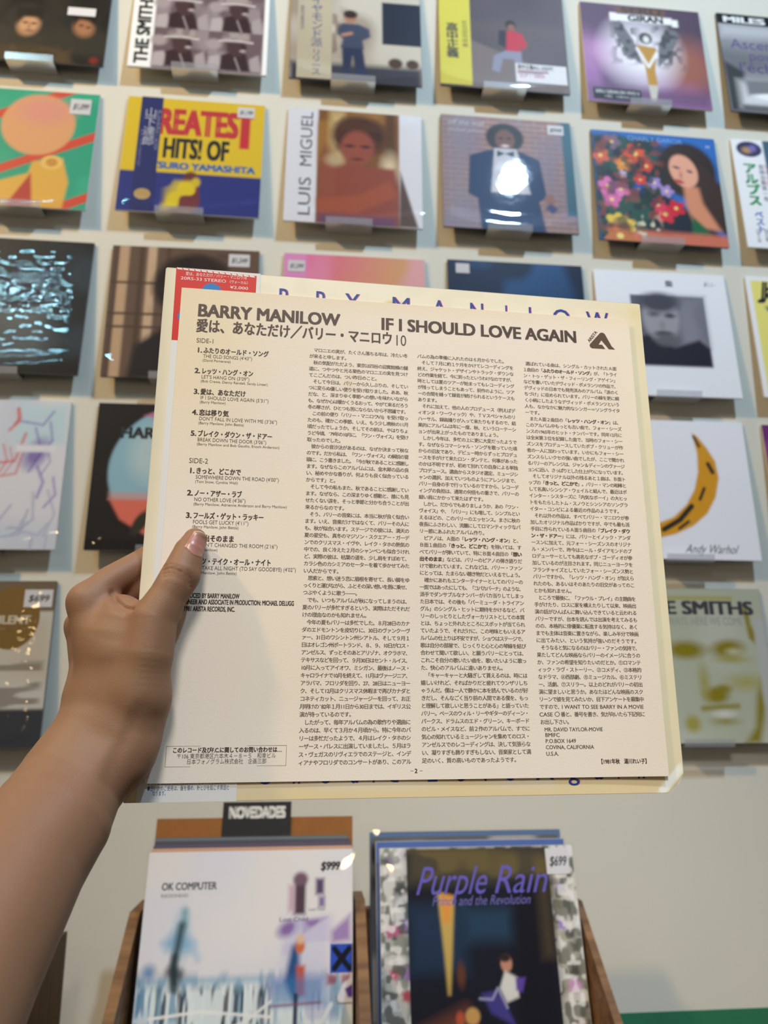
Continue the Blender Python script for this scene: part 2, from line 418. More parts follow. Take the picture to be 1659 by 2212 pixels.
for i in range(2):
    for j in range(2):
        ox, oy = .165+.40*i, .28+.36*j-.02
        a.R(ox, oy, ox+.40, oy+.36, (104, 86, 92), .01).N(9, (150, 138, 142), .55, .2, .8, box=(ox, oy, ox+.4, oy+.36, .02))
        a.E(ox+.04, oy+.12, .06, .05, (158, 146, 148), .03).P([(ox, oy+.36), (ox+.01, oy+.24), (ox+.08, oy+.22), (ox+.13, oy+.36)], (172, 162, 164), .02).P([(ox+.30, oy+.36), (ox+.31, oy+.24), (ox+.37, oy+.20), (ox+.40, oy+.36)], (160, 150, 152), .02)
        a.P([(ox+.09, oy+.36), (ox+.10, oy+.22), (ox+.16, oy+.19), (ox+.28, oy+.2), (ox+.32, oy+.36)], (58, 42, 46), .02).L([(ox+.20, oy+.24), (ox+.24, oy+.36)], .012, (150, 140, 142), .008)
        a.P([(ox+.13, oy+.10), (ox+.27, oy+.09), (ox+.285, oy+.15), (ox+.25, oy+.22), (ox+.19, oy+.23), (ox+.14, oy+.17)], (74, 54, 56), .015).E(ox+.255, oy+.17, .022, .012, (170, 160, 160), .01).E(ox+.26, oy+.13, .02, .008, (40, 28, 32), .008)
        a.P([(ox+.085, oy+.085), (ox+.10, oy+.03), (ox+.16, oy+.0), (ox+.25, oy+.005), (ox+.30, oy+.04), (ox+.315, oy+.08)], (128, 114, 114), .012).N(20, (168, 156, 154), .5, .2, .7, box=(ox+.1, oy, ox+.3, oy+.07, .02)).L([(ox+.08, oy+.085), (ox+.20, oy+.075), (ox+.325, oy+.088)], .016, (194, 186, 184), .008)
sleeve(XC[1], 3.0023, .002, .3153, a, 'white sleeve with tall black side lettering and four mauve soldier portraits', board='white_board',
       txt=[('THE SMITHS', .135, .965, .092, (30, 42, 36), dict(rot=math.pi/2, w=.66, bold=.05))])
a = A((206, 198, 184), 5); a.N(4, (170, 156, 140), .5, .3).N(10, (120, 92, 74), .62, .15, .7, box=(.3, .3, .48, .85, .08))
a.R(.70, .2, 1.05, .62, (40, 46, 62), .012).R(0, .84, 1, 1.1, (62, 60, 70), .06)
a.E(.80, .80, .055, .05, (84, 60, 52), .02).E(.93, .80, .05, .045, (84, 60, 52), .02)
a.E(.455, .375, .05, .06, (178, 128, 108), .02).E(.455, .345, .055, .04, (58, 44, 40), .02)
a.P([(.36, .48), (.40, .44), (.52, .44), (.60, .48), (.61, .56), (.55, .60), (.56, .68), (.38, .68), (.40, .6), (.36, .55)], (70, 78, 100), .02)
a.P([(.39, .67), (.55, .67), (.58, .93), (.50, .94), (.475, .76), (.45, .94), (.40, .92)], (48, 56, 84), .02).L([(.40, .555), (.46, .535)], .03, (190, 140, 118), .02)
sleeve(XC[2], 3.0023, .004, .3146, a, 'sleeve with beige side strip and suited figure by a pale wall', board='grey_board', bag=(11, .0005, .003),
       bands=[(.055, -.002, .315, .992, (196, 184, 160), [('ダイヤモンド派', .2, .12, .066, (62, 82, 138), dict(vertical=1, pitch=.083)), ('リリース', .2, .72, .05, (62, 82, 138), dict(vertical=1, pitch=.062)), ('最新作品集発売中', .09, .30, .022, (110, 116, 140), dict(vertical=1, pitch=.03))])])
a = A((112, 100, 104), 6); a.N(3, (94, 84, 90), .5, .4).P([(.2, .52), (1, .86), (1, 1), (.2, 1)], (128, 114, 112), .03).R(.2, .0, 1, .34, (90, 82, 92), .1, .6)
a.E(.565, .36, .042, .05, (58, 44, 44), .02).E(.57, .385, .03, .035, (150, 106, 90), .02)
a.P([(.49, .45), (.56, .41), (.65, .44), (.69, .54), (.66, .6), (.63, .56), (.64, .63), (.52, .63), (.5, .56)], (196, 56, 74), .02).P([(.47, .42), (.53, .42), (.52, .6), (.46, .56)], (54, 52, 64), .02)
a.P([(.51, .62), (.64, .62), (.64, .86), (.58, .87), (.58, .70), (.49, .70), (.46, .84), (.40, .82), (.42, .68)], (146, 146, 166), .015)
sleeve(XC[3], 3.0121, -.0056, .3162, a, 'sleeve with yellow side strip and figure in a red jacket', bag=(12, .0005, .003), board='grey_board',
       bands=[(0, -.002, .245, .985, (216, 206, 84), [('高中正義', .10, .40, .066, (44, 46, 44), dict(vertical=1, pitch=.085, bold=.03)), ('虹伝説完結編', .20, .36, .03, (90, 90, 50), dict(vertical=1, pitch=.045))]),
              (.585, .735, .985, .915, (226, 222, 224), [('高中正義ALL LIGHT!', .60, .785, .034, (40, 40, 52), dict(w=.28, bold=.03)), ('2LP・3800', .61, .865, .03, (190, 60, 60), dict(w=.2))]),
              (.60, .80, .84, .815, (200, 70, 74), []), (.60, .822, .80, .83, (80, 100, 170), [])])
a = A((108, 80, 116), 7); a.N(4, (150, 104, 160), .5, .35).E(.8, .15, .4, .35, (82, 66, 84), .3).E(.85, .6, .22, .25, (150, 92, 76), .25).E(.2, .5, .3, .16, (178, 130, 178), .2).E(.15, .12, .3, .2, (98, 78, 100), .2)
a.E(.47, .48, .26, .30, (232, 228, 236), .28).R(0, .84, 1, 1, (104, 76, 106), .1, .8)
a.P([(.25, .09), (.30, .12), (.42, .36), (.47, .60), (.36, .52), (.28, .32)], (112, 112, 118), .015).P([(.76, .14), (.80, .30), (.72, .48), (.60, .62), (.62, .40), (.70, .20)], (112, 112, 118), .015)
a.N(24, (60, 60, 64), .55, .1, .8, box=(.25, .1, .45, .58, .1)).N(24, (60, 60, 64), .55, .1, .8, box=(.60, .16, .8, .6, .1))
a.P([(.44, .40), (.60, .42), (.57, .66), (.58, .82), (.50, .82), (.49, .62)], (184, 140, 62), .01).P([(.50, .80), (.58, .80), (.55, .96), (.51, .96)], (196, 190, 178), .01)
a.E(.52, .33, .055, .06, (62, 62, 62), .02).E(.525, .34, .025, .035, (226, 222, 222), .02).L([(.44, .44), (.52, .62), (.60, .47)], .022, (236, 234, 236), .015)
a.R(.24, .085, .30, .17, (232, 230, 232), .01).R(.28, .095, .76, .165, (238, 236, 236), .015).R(.76, .11, .81, .185, (232, 230, 232), .01)
a.R(.30, .02, .70, .075, (120, 88, 60), .05)
sleeve(XC[4], 2.9971, -.0103, .315, a, 'purple sleeve with grey wings around a golden figure under a white banner', board='board',
       txt=[('SERU', .34, .078, .055, (74, 52, 36), dict(w=.34, bold=.05)), ('GIRAN', .39, .160, .06, (34, 36, 36), dict(w=.30, bold=.05)),
            ], bands=[(.05, .865, .43, .97, (26, 24, 30), [('SERU GIRAN EN VIVO II', .065, .915, .032, (206, 206, 212), dict(w=.35, bold=.02)), ('1982 · OBRAS', .13, .957, .026, (190, 190, 198), dict(w=.2))])])
a = A((150, 150, 154), 8); a.N(4, (110, 110, 116), .5, .4).R(0, .1, 1, .24, (180, 180, 184), .1).P([(0, .5), (.16, .6), (.1, 1), (0, 1)], (60, 60, 64), .04).R(.1, .70, 1, .94, (206, 206, 208), .1).P([(.15, .68), (.6, .66), (.9, .8), (.6, .86), (.16, .84)], (120, 120, 124), .05).E(.4, .84, .2, .035, (236, 236, 236), .02).R(.1, .93, 1, 1, (96, 96, 100), .03)
a.R(-.1, -.1, 1.1, .105, (22, 22, 24))
sleeve(XC[5], 2.9977, -.009, .315, a, 'grey photo sleeve with black title band and purple serif lettering, at right frame edge', board='grey_board',
       txt=[('MILES DAVIS', .05, .088, .058, (236, 236, 236), dict(w=.80, bold=.05)), ('Ascenseur', .08, .36, .095, (92, 74, 132), dict(w=.62)), ('pour', .22, .47, .085, (92, 74, 132), dict(w=.26)), ("l'échafaud", .12, .60, .095, (76, 62, 116), dict(w=.64))])
# --- second row
a = A((62, 176, 142), 9); a.N(5, (54, 166, 134), .5, .3)
for k in (-.62, -.12, .40, .92): a.L([(-.2, .62+k+.5), (1.3, .62+k-.28)], .07, (214, 84, 66), .012)
a.P([(.28, 1), (.38, .80), (.58, .72), (.60, .62), (.80, .58), (.86, .78), (.84, 1)], (226, 178, 84), .02).P([(.46, 1), (.60, .72), (.64, 1)], (186, 70, 62), .02).E(.60, .30, .255, .265, (224, 168, 120), .02).E(.63, .18, .19, .12, (222, 152, 142), .1, al=.7).E(.73, .62, .075, .06, (236, 196, 110), .01).E(.73, .62, .04, .035, (206, 150, 72), .01)
sleeve(-.7402, 2.6266, 0, .3139, a, 'teal sleeve with red diagonal stripes and peach and yellow shapes', board='white_board', bag=(13, .0003, .003), stickers=[(.80, .055, .945, .19, '$1,099')])
a = A((226, 194, 56), 10); a.R(-.1, .66, 1.1, 1.1, (54, 62, 132))
a.R(.83, .10, .90, .41, (206, 58, 66)).E(.50, .72, .055, .08, (110, 60, 64), .02).P([(.30, 1), (.36, .90), (.46, .78), (.56, .76), (.58, .9), (.54, 1)], (122, 62, 66), .02).N(10, (224, 200, 52), .55, .1, 1, box=(.31, .72, .55, .98, .04)).E(.54, .73, .03, .04, (214, 188, 60), .02)
sleeve(-.3659, 2.6301, -.0048, .3114, a, 'yellow and navy sleeve with red title lettering and navy side strip', board='white_board', bag=(14, .0005, .004),
       txt=[('GREATEST', .105, .315, .215, (206, 58, 66), dict(w=.81, bold=.06)), ('HITS! OF', .285, .525, .165, (40, 42, 44), dict(w=.47, bold=.05)), ('TATSURO YAMASHITA', .11, .625, .055, (64, 116, 186), dict(w=.84, bold=.06))],
       bands=[(.10, -.002, .255, .99, (52, 58, 112), [('山下達郎', .175, .11, .062, (206, 208, 222), dict(vertical=1, pitch=.085)), ('グレイテスト・ヒッツ', .235, .12, .026, (196, 198, 216), dict(vertical=1, pitch=.036)), ('オブ・ヤマシタタツロウ', .125, .30, .02, (150, 154, 190), dict(vertical=1, pitch=.03)), ('●', .105, .90, .085, (196, 164, 106), dict(w=.14))])],
       stickers=[(.80, .035, .925, .13, '$1,199')])
a = A((226, 226, 236), 11)
a.R(.225, -.05, .83, 1.1, (132, 88, 48), .008).N(5, (168, 120, 60), .5, .3, .8, box=(.22, 0, .83, .55, .02)).R(.31, 0, .42, .5, (214, 188, 132), .06, .8).R(.73, 0, .80, .55, (96, 64, 40), .04).E(.76, .5, .06, .12, (226, 206, 170), .08)
a.E(.53, .22, .20, .18, (74, 46, 34), .06).N(14, (92, 58, 40), .5, .2, .7, box=(.36, .06, .72, .36, .08))
a.P([(.24, 1), (.26, .5), (.42, .48), (.80, .50), (.83, .7), (.83, 1)], (150, 78, 62), .04).E(.52, .33, .125, .155, (156, 84, 68), .04).E(.30, .62, .06, .25, (152, 84, 64), .05).P([(.23, .80), (.55, .74), (.76, .60), (.82, .74), (.52, .90), (.24, .90)], (168, 88, 62), .04)
a.E(.46, .315, .035, .014, (70, 40, 40), .02).E(.58, .315, .035, .014, (70, 40, 40), .02).E(.52, .43, .04, .015, (110, 54, 50), .02).E(.35, .45, .06, .05, (190, 168, 130), .06).P([(.84, .52), (.97, 1), (.83, 1)], (96, 74, 66), .02).R(.25, .93, .8, 1.02, (112, 76, 108), .06)
LM = [('LUIS', .185, .955, .085, (86, 88, 102), dict(rot=math.pi/2, w=.34)), ('MIGUEL', .185, .53, .085, (86, 88, 102), dict(rot=math.pi/2, w=.50))]
sleeve(0., 2.6279, -.0068, .3139, a, 'white sleeve with tall grey side lettering and bare shouldered figure in amber light', board='white_board', bag=(15, .0004, .0025), txt=LM)
a = A((156, 120, 112), 12)
for r in range(22):
    y0 = r*.047
    a.R(-.1, y0+.041, 1.1, y0+.047, (186, 164, 158), .008)
    for c in range(9): a.R(.12*c+(.06 if r % 2 else 0), y0, .12*c+(.06 if r % 2 else 0)+.006, y0+.044, (180, 158, 152), .006)
a.N(5, (136, 128, 150), .5, .4, .6).R(.93, 0, 1.1, .85, (62, 104, 122), .01).R(0, 0, .2, 1, (146, 142, 160), .15, .6)
a.E(.485, .18, .145, .135, (44, 40, 44), .02).E(.485, .20, .075, .095, (124, 84, 74), .02).E(.485, .255, .03, .012, (226, 214, 210), .01).E(.455, .185, .018, .01, (50, 34, 34), .01).E(.515, .185, .018, .01, (50, 34, 34), .01)
a.P([(.21, .36), (.36, .30), (.60, .30), (.74, .37), (.78, .70), (.72, .74), (.76, 1.02), (.28, 1.02), (.26, .74), (.19, .70)], (26, 52, 96), .015)
a.P([(.40, .28), (.57, .28), (.66, .68), (.36, .68)], (206, 204, 214), .012).P([(.42, .30), (.48, .325), (.42, .36)], (34, 60, 66), .008).P([(.55, .30), (.48, .325), (.55, .36)], (34, 60, 66), .008)
a.E(.80, .72, .04, .05, (150, 108, 100), .02).P([(.80, .75), (.86, .79), (.82, .84), (.76, .80)], (66, 70, 120), .02)
sleeve(.362, 2.6372, -.0042, .3167, a, 'sleeve with brick wall and figure in navy tuxedo and white shirt', board='grey_board', bag=(16, .0004, .004),
       txt=[('off the wall', .05, .085, .045, (196, 190, 196), dict(w=.28, shear=.2)), ('michael jackson', .05, .15, .04, (196, 190, 196), dict(w=.28, shear=.2))], stickers=[(.82, .035, .945, .125, '$949')])
a = A((48, 104, 178), 13)
a.P([(0, .05), (.2, .03), (.45, .12), (.55, .3), (.6, .6), (.9, .82), (.98, 1.0), (0, 1.0)], (36, 40, 50), .05).N(9, (44, 84, 70), .5, .2, .8, box=(0, .05, .55, .95, .05))
a.E(.74, .32, .24, .26, (52, 40, 36), .04).P([(.86, .25), (1.02, .45), (1.02, .9), (.84, .8), (.80, .5)], (62, 46, 40), .04)
a.P([(.70, .45), (.82, .48), (.84, .62), (.96, .86), (.76, .84), (.70, .64)], (206, 136, 104), .04).E(.715, .33, .11, .155, (222, 160, 134), .02, -.25).E(.66, .30, .03, .012, (88, 78, 88), .01, .3).E(.765, .33, .025, .012, (88, 78, 88), .01, .3).E(.67, .43, .04, .016, (178, 62, 60), .01, .3).E(.69, .37, .012, .03, (186, 120, 96), .02)
a.P([(.74, .74), (.80, .80), (.94, .97), (.72, .93)], (34, 96, 64), .03).R(.10, .90, 1.1, 1.1, (196, 108, 86), .05)
for (x, y, r, c) in [(.06, .24, .07, (206, 92, 62)), (.16, .10, .07, (120, 96, 120)), (.34, .20, .09, (214, 84, 50)), (.42, .31, .06, (206, 70, 52)), (.24, .30, .07, (222, 138, 50)), (.10, .52, .08, (214, 112, 172)), (.20, .54, .07, (222, 120, 178)), (.12, .64, .07, (212, 104, 166)), (.36, .44, .05, (212, 58, 52)), (.47, .46, .055, (158, 132, 196)), (.56, .53, .055, (162, 136, 198)), (.34, .53, .05, (44, 76, 160)), (.53, .74, .08, (206, 44, 62)), (.62, .68, .07, (200, 38, 56)), (.48, .66, .06, (210, 60, 90)), (.14, .84, .08, (224, 190, 66)), (.22, .86, .07, (228, 196, 80)), (.16, .96, .12, (190, 112, 62)), (.22, .40, .035, (196, 180, 214)), (.38, .11, .05, (96, 60, 60))]:
    for q in range(5):
        t = q*1.257+x*9; a.E(x+.5*r*math.cos(t), y+.5*r*math.sin(t), r*.6, r*.42, c, .012, t, .95)
    a.E(x, y, r*.22, r*.22, (232, 206, 120), .01)
a.N(26, (206, 206, 176), .62, .1, .9, box=(.30, .74, .48, .96, .06)).N(16, (34, 44, 46), .60, .12, .75, box=(.0, .05, .58, .92, .06)).N(22, (150, 70, 60), .66, .1, .5, box=(.0, .05, .55, .92, .06))
sleeve(.7265, 2.6239, -.0156, .3133, a, 'blue sleeve with many coloured flowers beside a dark haired woman', board='grey_board', txt=[('CHARLY GARCIA', .29, .075, .042, (120, 166, 226), dict(w=.44)), ('M', .92, .10, .03, (190, 210, 230))])
a = A((230, 230, 240), 14); a.R(.26, -.1, 1.1, 1.1, (70, 96, 118)).E(.14, .09, .105, .075, (62, 58, 92), .01).E(.12, .10, .04, .03, (176, 140, 96), .03).E(.17, .08, .03, .03, (120, 110, 180), .03)
sleeve(1.0843, 2.6265, -.0025, .3129, a, 'white sleeve with dark oval and green brush lettering, at right frame edge', board='white_board',
       txt=[('アルプス', .12, .24, .075, (58, 150, 88), dict(vertical=1, pitch=.10, bold=.06)), ('ベスト', .13, .68, .05, (84, 116, 190), dict(vertical=1, pitch=.065, bold=.04)), ('音楽全集第一巻', .215, .24, .034, (52, 60, 84), dict(vertical=1, pitch=.05)), ('ステレオ', .25, .24, .032, (206, 92, 84), dict(vertical=1, pitch=.05)), ('四季の歌', .10, .84, .022, (120, 120, 136), dict(vertical=1, pitch=.03)), ('旅の歌', .17, .84, .03, (70, 76, 96), dict(vertical=1, pitch=.036))])
# --- third row
a = A((26, 34, 42), 15); a.N(4, (44, 58, 70), .5, .4).E(.55, .75, .25, .28, (88, 96, 100), .2).E(.6, .52, .14, .16, (100, 106, 108), .12).E(.58, .42, .2, .12, (40, 46, 54), .1).R(-.1, .9, 1.1, 1.1, (22, 24, 28), .1)
sleeve(-.7259, 2.2485, -.0047, .3195, a, 'near black sleeve with a dim figure under wrinkled shiny plastic', board='grey_board', bag=(17, .0010, .003))
a = A((108, 86, 72), 16)
for x, w_, c in [(.08, .07, (196, 164, 132)), (.20, .03, (86, 66, 54)), (.27, .06, (206, 176, 146)), (.38, .03, (92, 70, 58)), (.03, .03, (90, 70, 60))]: a.R(x-w_/2, -.1, x+w_/2, 1.1, c, .02)
for y in (.28, .52, .62): a.R(0, y, .45, y+.018, (84, 66, 56), .012)
a.P([(.16, 1.02), (.2, .76), (.36, .64), (.70, .62), (.9, .8), (.92, 1.02)], (42, 36, 38), .05).E(.56, .30, .27, .25, (44, 34, 34), .06).N(12, (58, 44, 40), .5, .2, .7, box=(.3, .05, .84, .5, .08)).E(.56, .42, .13, .18, (196, 142, 110), .05).E(.52, .38, .03, .012, (70, 48, 42), .015).E(.63, .38, .03, .012, (70, 48, 42), .015).E(.57, .52, .04, .012, (130, 76, 66), .02)
sleeve(-.3653, 2.2481, .0122, .3171, a, 'brown photo sleeve, curly haired figure by barred window, behind held jacket corner', board='grey_board', bag=(18, .0004, .002), stickers=[(.79, .035, .935, .135, '$1,249')])
a = A((230, 92, 168), 17); a.G((232, 84, 160), (214, 196, 84), 20).N(4, (236, 170, 206), .5, .3, .6).R(-.1, -.1, .16, 1.1, (226, 150, 200), .03)
sleeve(.004, 2.250, .0, .317, a, 'pink to yellow sleeve showing above the held jacket', board='white_board', bag=(19, .0007, .002), stickers=[(.03, .06, .15, .15, '$1,299')])
a = A((30, 60, 110), 18); a.G((44, 92, 150), (14, 18, 34), 75).N(4, (20, 34, 66), .5, .3)
sleeve(.372, 2.2556, 0, .315, a, 'midnight blue sleeve showing above the held jacket', board='grey_board', bag=(20, .0003, .002), stickers=[(.06, .03, .16, .11, '')])
a = A((226, 227, 236), 19); a.R(.255, .195, .815, .765, (92, 92, 104)).R(.60, .2, .81, .6, (128, 128, 140), .08).N(6, (110, 110, 122), .5, .3, .7, box=(.27, .2, .8, .6, .04))
a.P([(.255, .765), (.26, .56), (.40, .50), (.55, .62), (.74, .55), (.815, .62), (.815, .765)], (40, 40, 50), .03).E(.47, .38, .14, .19, (150, 148, 156), .04).E(.47, .25, .15, .08, (70, 70, 80), .05).E(.42, .35, .04, .02, (84, 84, 92), .03).E(.54, .36, .04, .02, (70, 70, 78), .02).E(.475, .44, .022, .03, (120, 118, 128), .03, al=.6).E(.48, .51, .07, .025, (76, 74, 82), .02).E(.50, .56, .09, .05, (96, 94, 102), .04)
sleeve(.7158, 2.249, .0023, .3167, a, 'white sleeve with square black and white portrait, behind the jacket corner', board='white_board', txt=[('柴', .535, .115, .04, (96, 96, 104), dict(bold=.05)), ('$1,1.-', .83, .10, .035, (84, 84, 96), dict(w=.09, shear=.3))])
a = A((228, 228, 232), 20); a.R(.035, .035, 1.1, .97, (224, 214, 120)).E(.20, .31, .09, .03, (84, 110, 100), .015, .6).L([(.16, .34), (.3, .28)], .02, (70, 100, 90), .01)
sleeve(1.083, 2.253, -.0016, .3139, a, 'pale yellow sleeve with white border and black letter, at right frame edge', board='white_board', txt=[('Jazz', .10, .18, .13, (30, 30, 34), dict(bold=.06, shear=.2)), ('1962', .20, .86, .04, (90, 90, 70))])
# --- fourth row
a = A((222, 222, 230), 21); a.N(3, (206, 212, 226), .5, .4).R(.68, .03, .99, .30, (196, 218, 228), .06)
rr = random.Random(5)
for k in range(34):
    x = rr.uniform(.3, .95); y = rr.uniform(.05, .95); l = rr.uniform(.1, .35); t = rr.uniform(.9, 2.4)
    c = (212, 96, 96) if y < .42 and x < .75 else ((136, 116, 190) if x > .72 and y < .6 else (168, 176, 204))
    a.L([(x, y), (x+l*.4*math.cos(t), y+l*.6*math.sin(t)), (x+l*math.cos(t+.5), y+l*math.sin(t+.5))], rr.uniform(.006, .018), c, .015, .75)
a.E(.82, .37, .06, .10, (110, 84, 170), .06, .5, .8).E(.30, .38, .10, .06, (206, 92, 96), .06, -.5, .7).R(.69, .31, .93, .36, (226, 228, 236), .02)
sleeve(-.7386, 1.8809, .011, .3174, a, 'white sleeve scribbled with red, violet and grey strokes', board='white_board', bag=(21, .0005, .003))
a = A((38, 34, 32), 22); a.E(.60, .47, .50, .47, (150, 190, 206), .02).P([(.12, .66), (1.06, .66), (.98, .80), (.8, .92), (.4, .92), (.2, .8)], (226, 118, 100), .02).P([(.30, .08), (.6, .0), (1.0, .12), (1.08, .3), (.55, .14)], (208, 84, 140), .03).E(.38, .36, .15, .18, (186, 208, 212), .12).R(.12, .62, 1.06, .665, (206, 160, 160), .03, .8).E(.33, .82, .04, .09, (60, 56, 44), .02, .5)
a.R(-.1, .93, 1.1, 1.1, (30, 28, 28), .02)
sleeve(-.3672, 1.883, .0052, .3158, a, 'black sleeve with round blue and coral picture, behind the jacket', board='grey_board', bag=(22, .0006, .003), txt=[('HARRY STYLES', .155, .245, .075, (36, 44, 50), dict(w=.72, bold=.05)), ('FINE LINE', .46, .86, .085, (50, 36, 36), dict(w=.48, bold=.05))])
a = A((226, 226, 236), 23)
cres = [(.62, .09), (.66, .12), (.715, .20), (.765, .30), (.775, .42), (.735, .56), (.66, .68), (.55, .77), (.42, .83), (.30, .86), (.30, .76), (.42, .71), (.52, .62), (.59, .51), (.63, .38), (.64, .24)]
a.P(cres, (206, 146, 40), .015)
for pp, ww in (([(.34, .80), (.46, .73), (.555, .63)], .035), ([(.66, .50), (.62, .58)], .022), ([(.71, .32), (.735, .38)], .03), ([(.52, .74), (.45, .79)], .02), ([(.63, .12), (.66, .19)], .02)): a.L(pp, ww, (52, 44, 38), .012)
sleeve(.7202, 1.8851, -.0058, .3191, a, 'white sleeve with a plain golden crescent and black signature lettering', board='white_board', txt=[('Andy Warhol', .47, .955, .058, (58, 56, 60), dict(w=.36, shear=.45))], stickers=[])
a = A((134, 62, 124), 24); a.N(5, (110, 50, 110), .5, .3)
sleeve(1.0835, 1.8835, 0, .315, a, 'purple sleeve, only its edge inside the right frame edge')
# --- fifth row
a = A((206, 202, 194), 25); a.R(-.1, -.1, 1.1, .19, (120, 104, 84), .01).N(3, (190, 174, 140), .5, .3, .7, box=(0, .2, 1, .6, .1)).R(-.1, .78, 1.1, 1.1, (62, 64, 70), .015).N(3, (120, 110, 96), .6, .1, .7, ky=30, box=(.2, .5, .97, .78, .04))
sleeve(-.7305, 1.5077, .0125, .3131, a, 'cream and black sleeve with a bronze round seal, wrapped in shiny plastic', board='grey_board', bag=(23, .0012, .003), txt=[('●', .555, .42, .355, (136, 104, 48), dict(w=.40)), ('SILENT', .645, .268, .05, (214, 206, 186), dict(w=.22, bold=.05)), ('ORIGINAL SOUNDTRACK', .64, .31, .022, (200, 190, 160), dict(w=.23))], stickers=[(.815, .055, .985, .165, '$699')])
a = A((206, 168, 96), 26); a.N(4, (226, 196, 120), .5, .3)
sleeve(-.366, 1.508, .004, .315, a, 'gold sleeve almost hidden behind the hand', board='board', bag=(24, .0012, .003))
a = A((176, 178, 166), 27); a.N(3, (166, 170, 152), .5, .4)
O = (128, 116, 30)
a.R(.2, .05, .8, .075, (160, 152, 90), .02).E(.43, .41, .13, .055, O, .05).E(.72, .40, .11, .055, O, .05, -.1).E(.76, .42, .05, .022, (176, 172, 140), .03).E(.74, .47, .09, .02, (150, 142, 70), .04).P([(.86, .10), (.90, .14), (.905, .24), (.93, .29), (.92, .37), (.88, .33)], (132, 120, 40), .025).E(.60, .70, .085, .05, O, .04).E(.66, .66, .05, .025, O, .03).E(.53, .62, .03, .09, (150, 144, 80), .06).L([(.50, .785), (.62, .775), (.74, .77)], .03, (134, 124, 50), .03).E(.64, .865, .07, .02, (140, 132, 70), .04).E(.64, .82, .06, .02, (196, 196, 190), .03).P([(.88, .70), (.92, .60), (.93, .78), (.86, 1.0), (.76, 1.0), (.84, .9)], (128, 118, 34), .05).E(.82, .62, .1, .04, (156, 150, 90), .08).E(.42, .88, .05, .05, (150, 144, 70), .05).R(.925, .2, 1.02, 1.1, (170, 172, 170), .03)
sleeve(.7222, 1.510, 0, .315, a, 'olive duotone face sleeve with dark serif title, right of the held jacket', board='grey_board', txt=[('THE SMITHS', .115, .172, .085, (66, 64, 70), dict(w=.82, bold=.05)), ('STRANGEWAYS, HERE WE COME', .11, .245, .052, (150, 150, 148), dict(w=.74))])

# ------------------------------------------------------------------ acrylic clips under the sleeves
def clip_mesh(w):
    t = .0022
    prof = [(-.0005, .030), (-.0005, -t), (-.0400, -t), (-.0420, .0135), (-.0398, .0135), (-.0380, 0), (-.0027, 0), (-.0027, .030)]
    v, f = prism([(y, z) for y, z in prof], -w/2, w/2)
    return new_mesh('display_clip', v, f)
cm = clip_mesh(.104); cm.materials.append(M['clip'])
CL = {(0, 0): (-.7345, 2.8360), (0, 1): (-.371, 2.8432), (0, 2): (-.0065, 2.8435), (0, 3): (.3555, 2.8525), (0, 4): (.7145, 2.8380), (0, 5): (1.09, 2.8385),
      (1, 0): (-.7265, 2.4680), (1, 1): (-.383, 2.4722), (1, 2): (-.0115, 2.4692), (1, 3): (.355, 2.4772), (1, 4): (.7155, 2.4650), (1, 5): (1.09, 2.4682),
      (2, 0): (-.735, 2.0870), (2, 1): (-.37, 2.0878), (2, 4): (.722, 2.0890), (2, 5): (1.085, 2.0944), (3, 0): (-.735, 1.7207), (3, 1): (-.37, 1.7237), (3, 4): (.716, 1.7240), (3, 5): (1.085, 1.7244),
      (4, 0): (-.735, 1.3498), (4, 1): (-.37, 1.3490), (4, 4): (.722, 1.3510), (2, 2): (.004, 2.0902), (2, 3): (.372, 2.0970)}
CLN = {(0, 0): 'dark sleeve with faces in olive shadow', (0, 1): 'white sleeve of mauve soldier portraits', (0, 2): 'sleeve with beige side strip', (0, 3): 'sleeve with figure in a red jacket', (0, 4): 'purple winged sleeve', (0, 5): 'grey photo sleeve with purple lettering',
 (1, 0): 'teal sleeve with red diagonal stripes', (1, 1): 'yellow and navy sleeve', (1, 2): 'bare shouldered figure sleeve', (1, 3): 'brick wall and tuxedo sleeve', (1, 4): 'blue flower sleeve', (1, 5): 'white sleeve with green brush lettering',
 (2, 0): 'near black sleeve with dim figure', (2, 1): 'brown barred window sleeve', (2, 2): 'pink to yellow sleeve', (2, 3): 'midnight blue sleeve', (2, 4): 'white square portrait sleeve', (2, 5): 'pale yellow sleeve',
 (3, 0): 'scribbled white sleeve', (3, 1): 'black sleeve with round picture', (3, 4): 'white crescent sleeve', (3, 5): 'purple sleeve at right frame edge', (4, 0): 'cream and black sleeve with bronze seal', (4, 1): 'gold sleeve behind the hand', (4, 4): 'olive duotone face sleeve'}
for k, (x, z) in CL.items():
    z = min(((abs(q[0]-x)+abs(b_-z), b_) for q, b_ in BOT.items()))[1]-.0036
    o = link('display_clip', cm, None, loc=(x, -.0002, z))
    tag(o, 'clear acrylic clip under the '+CLN[k], 'clip', 'clear clips holding the wall sleeves')

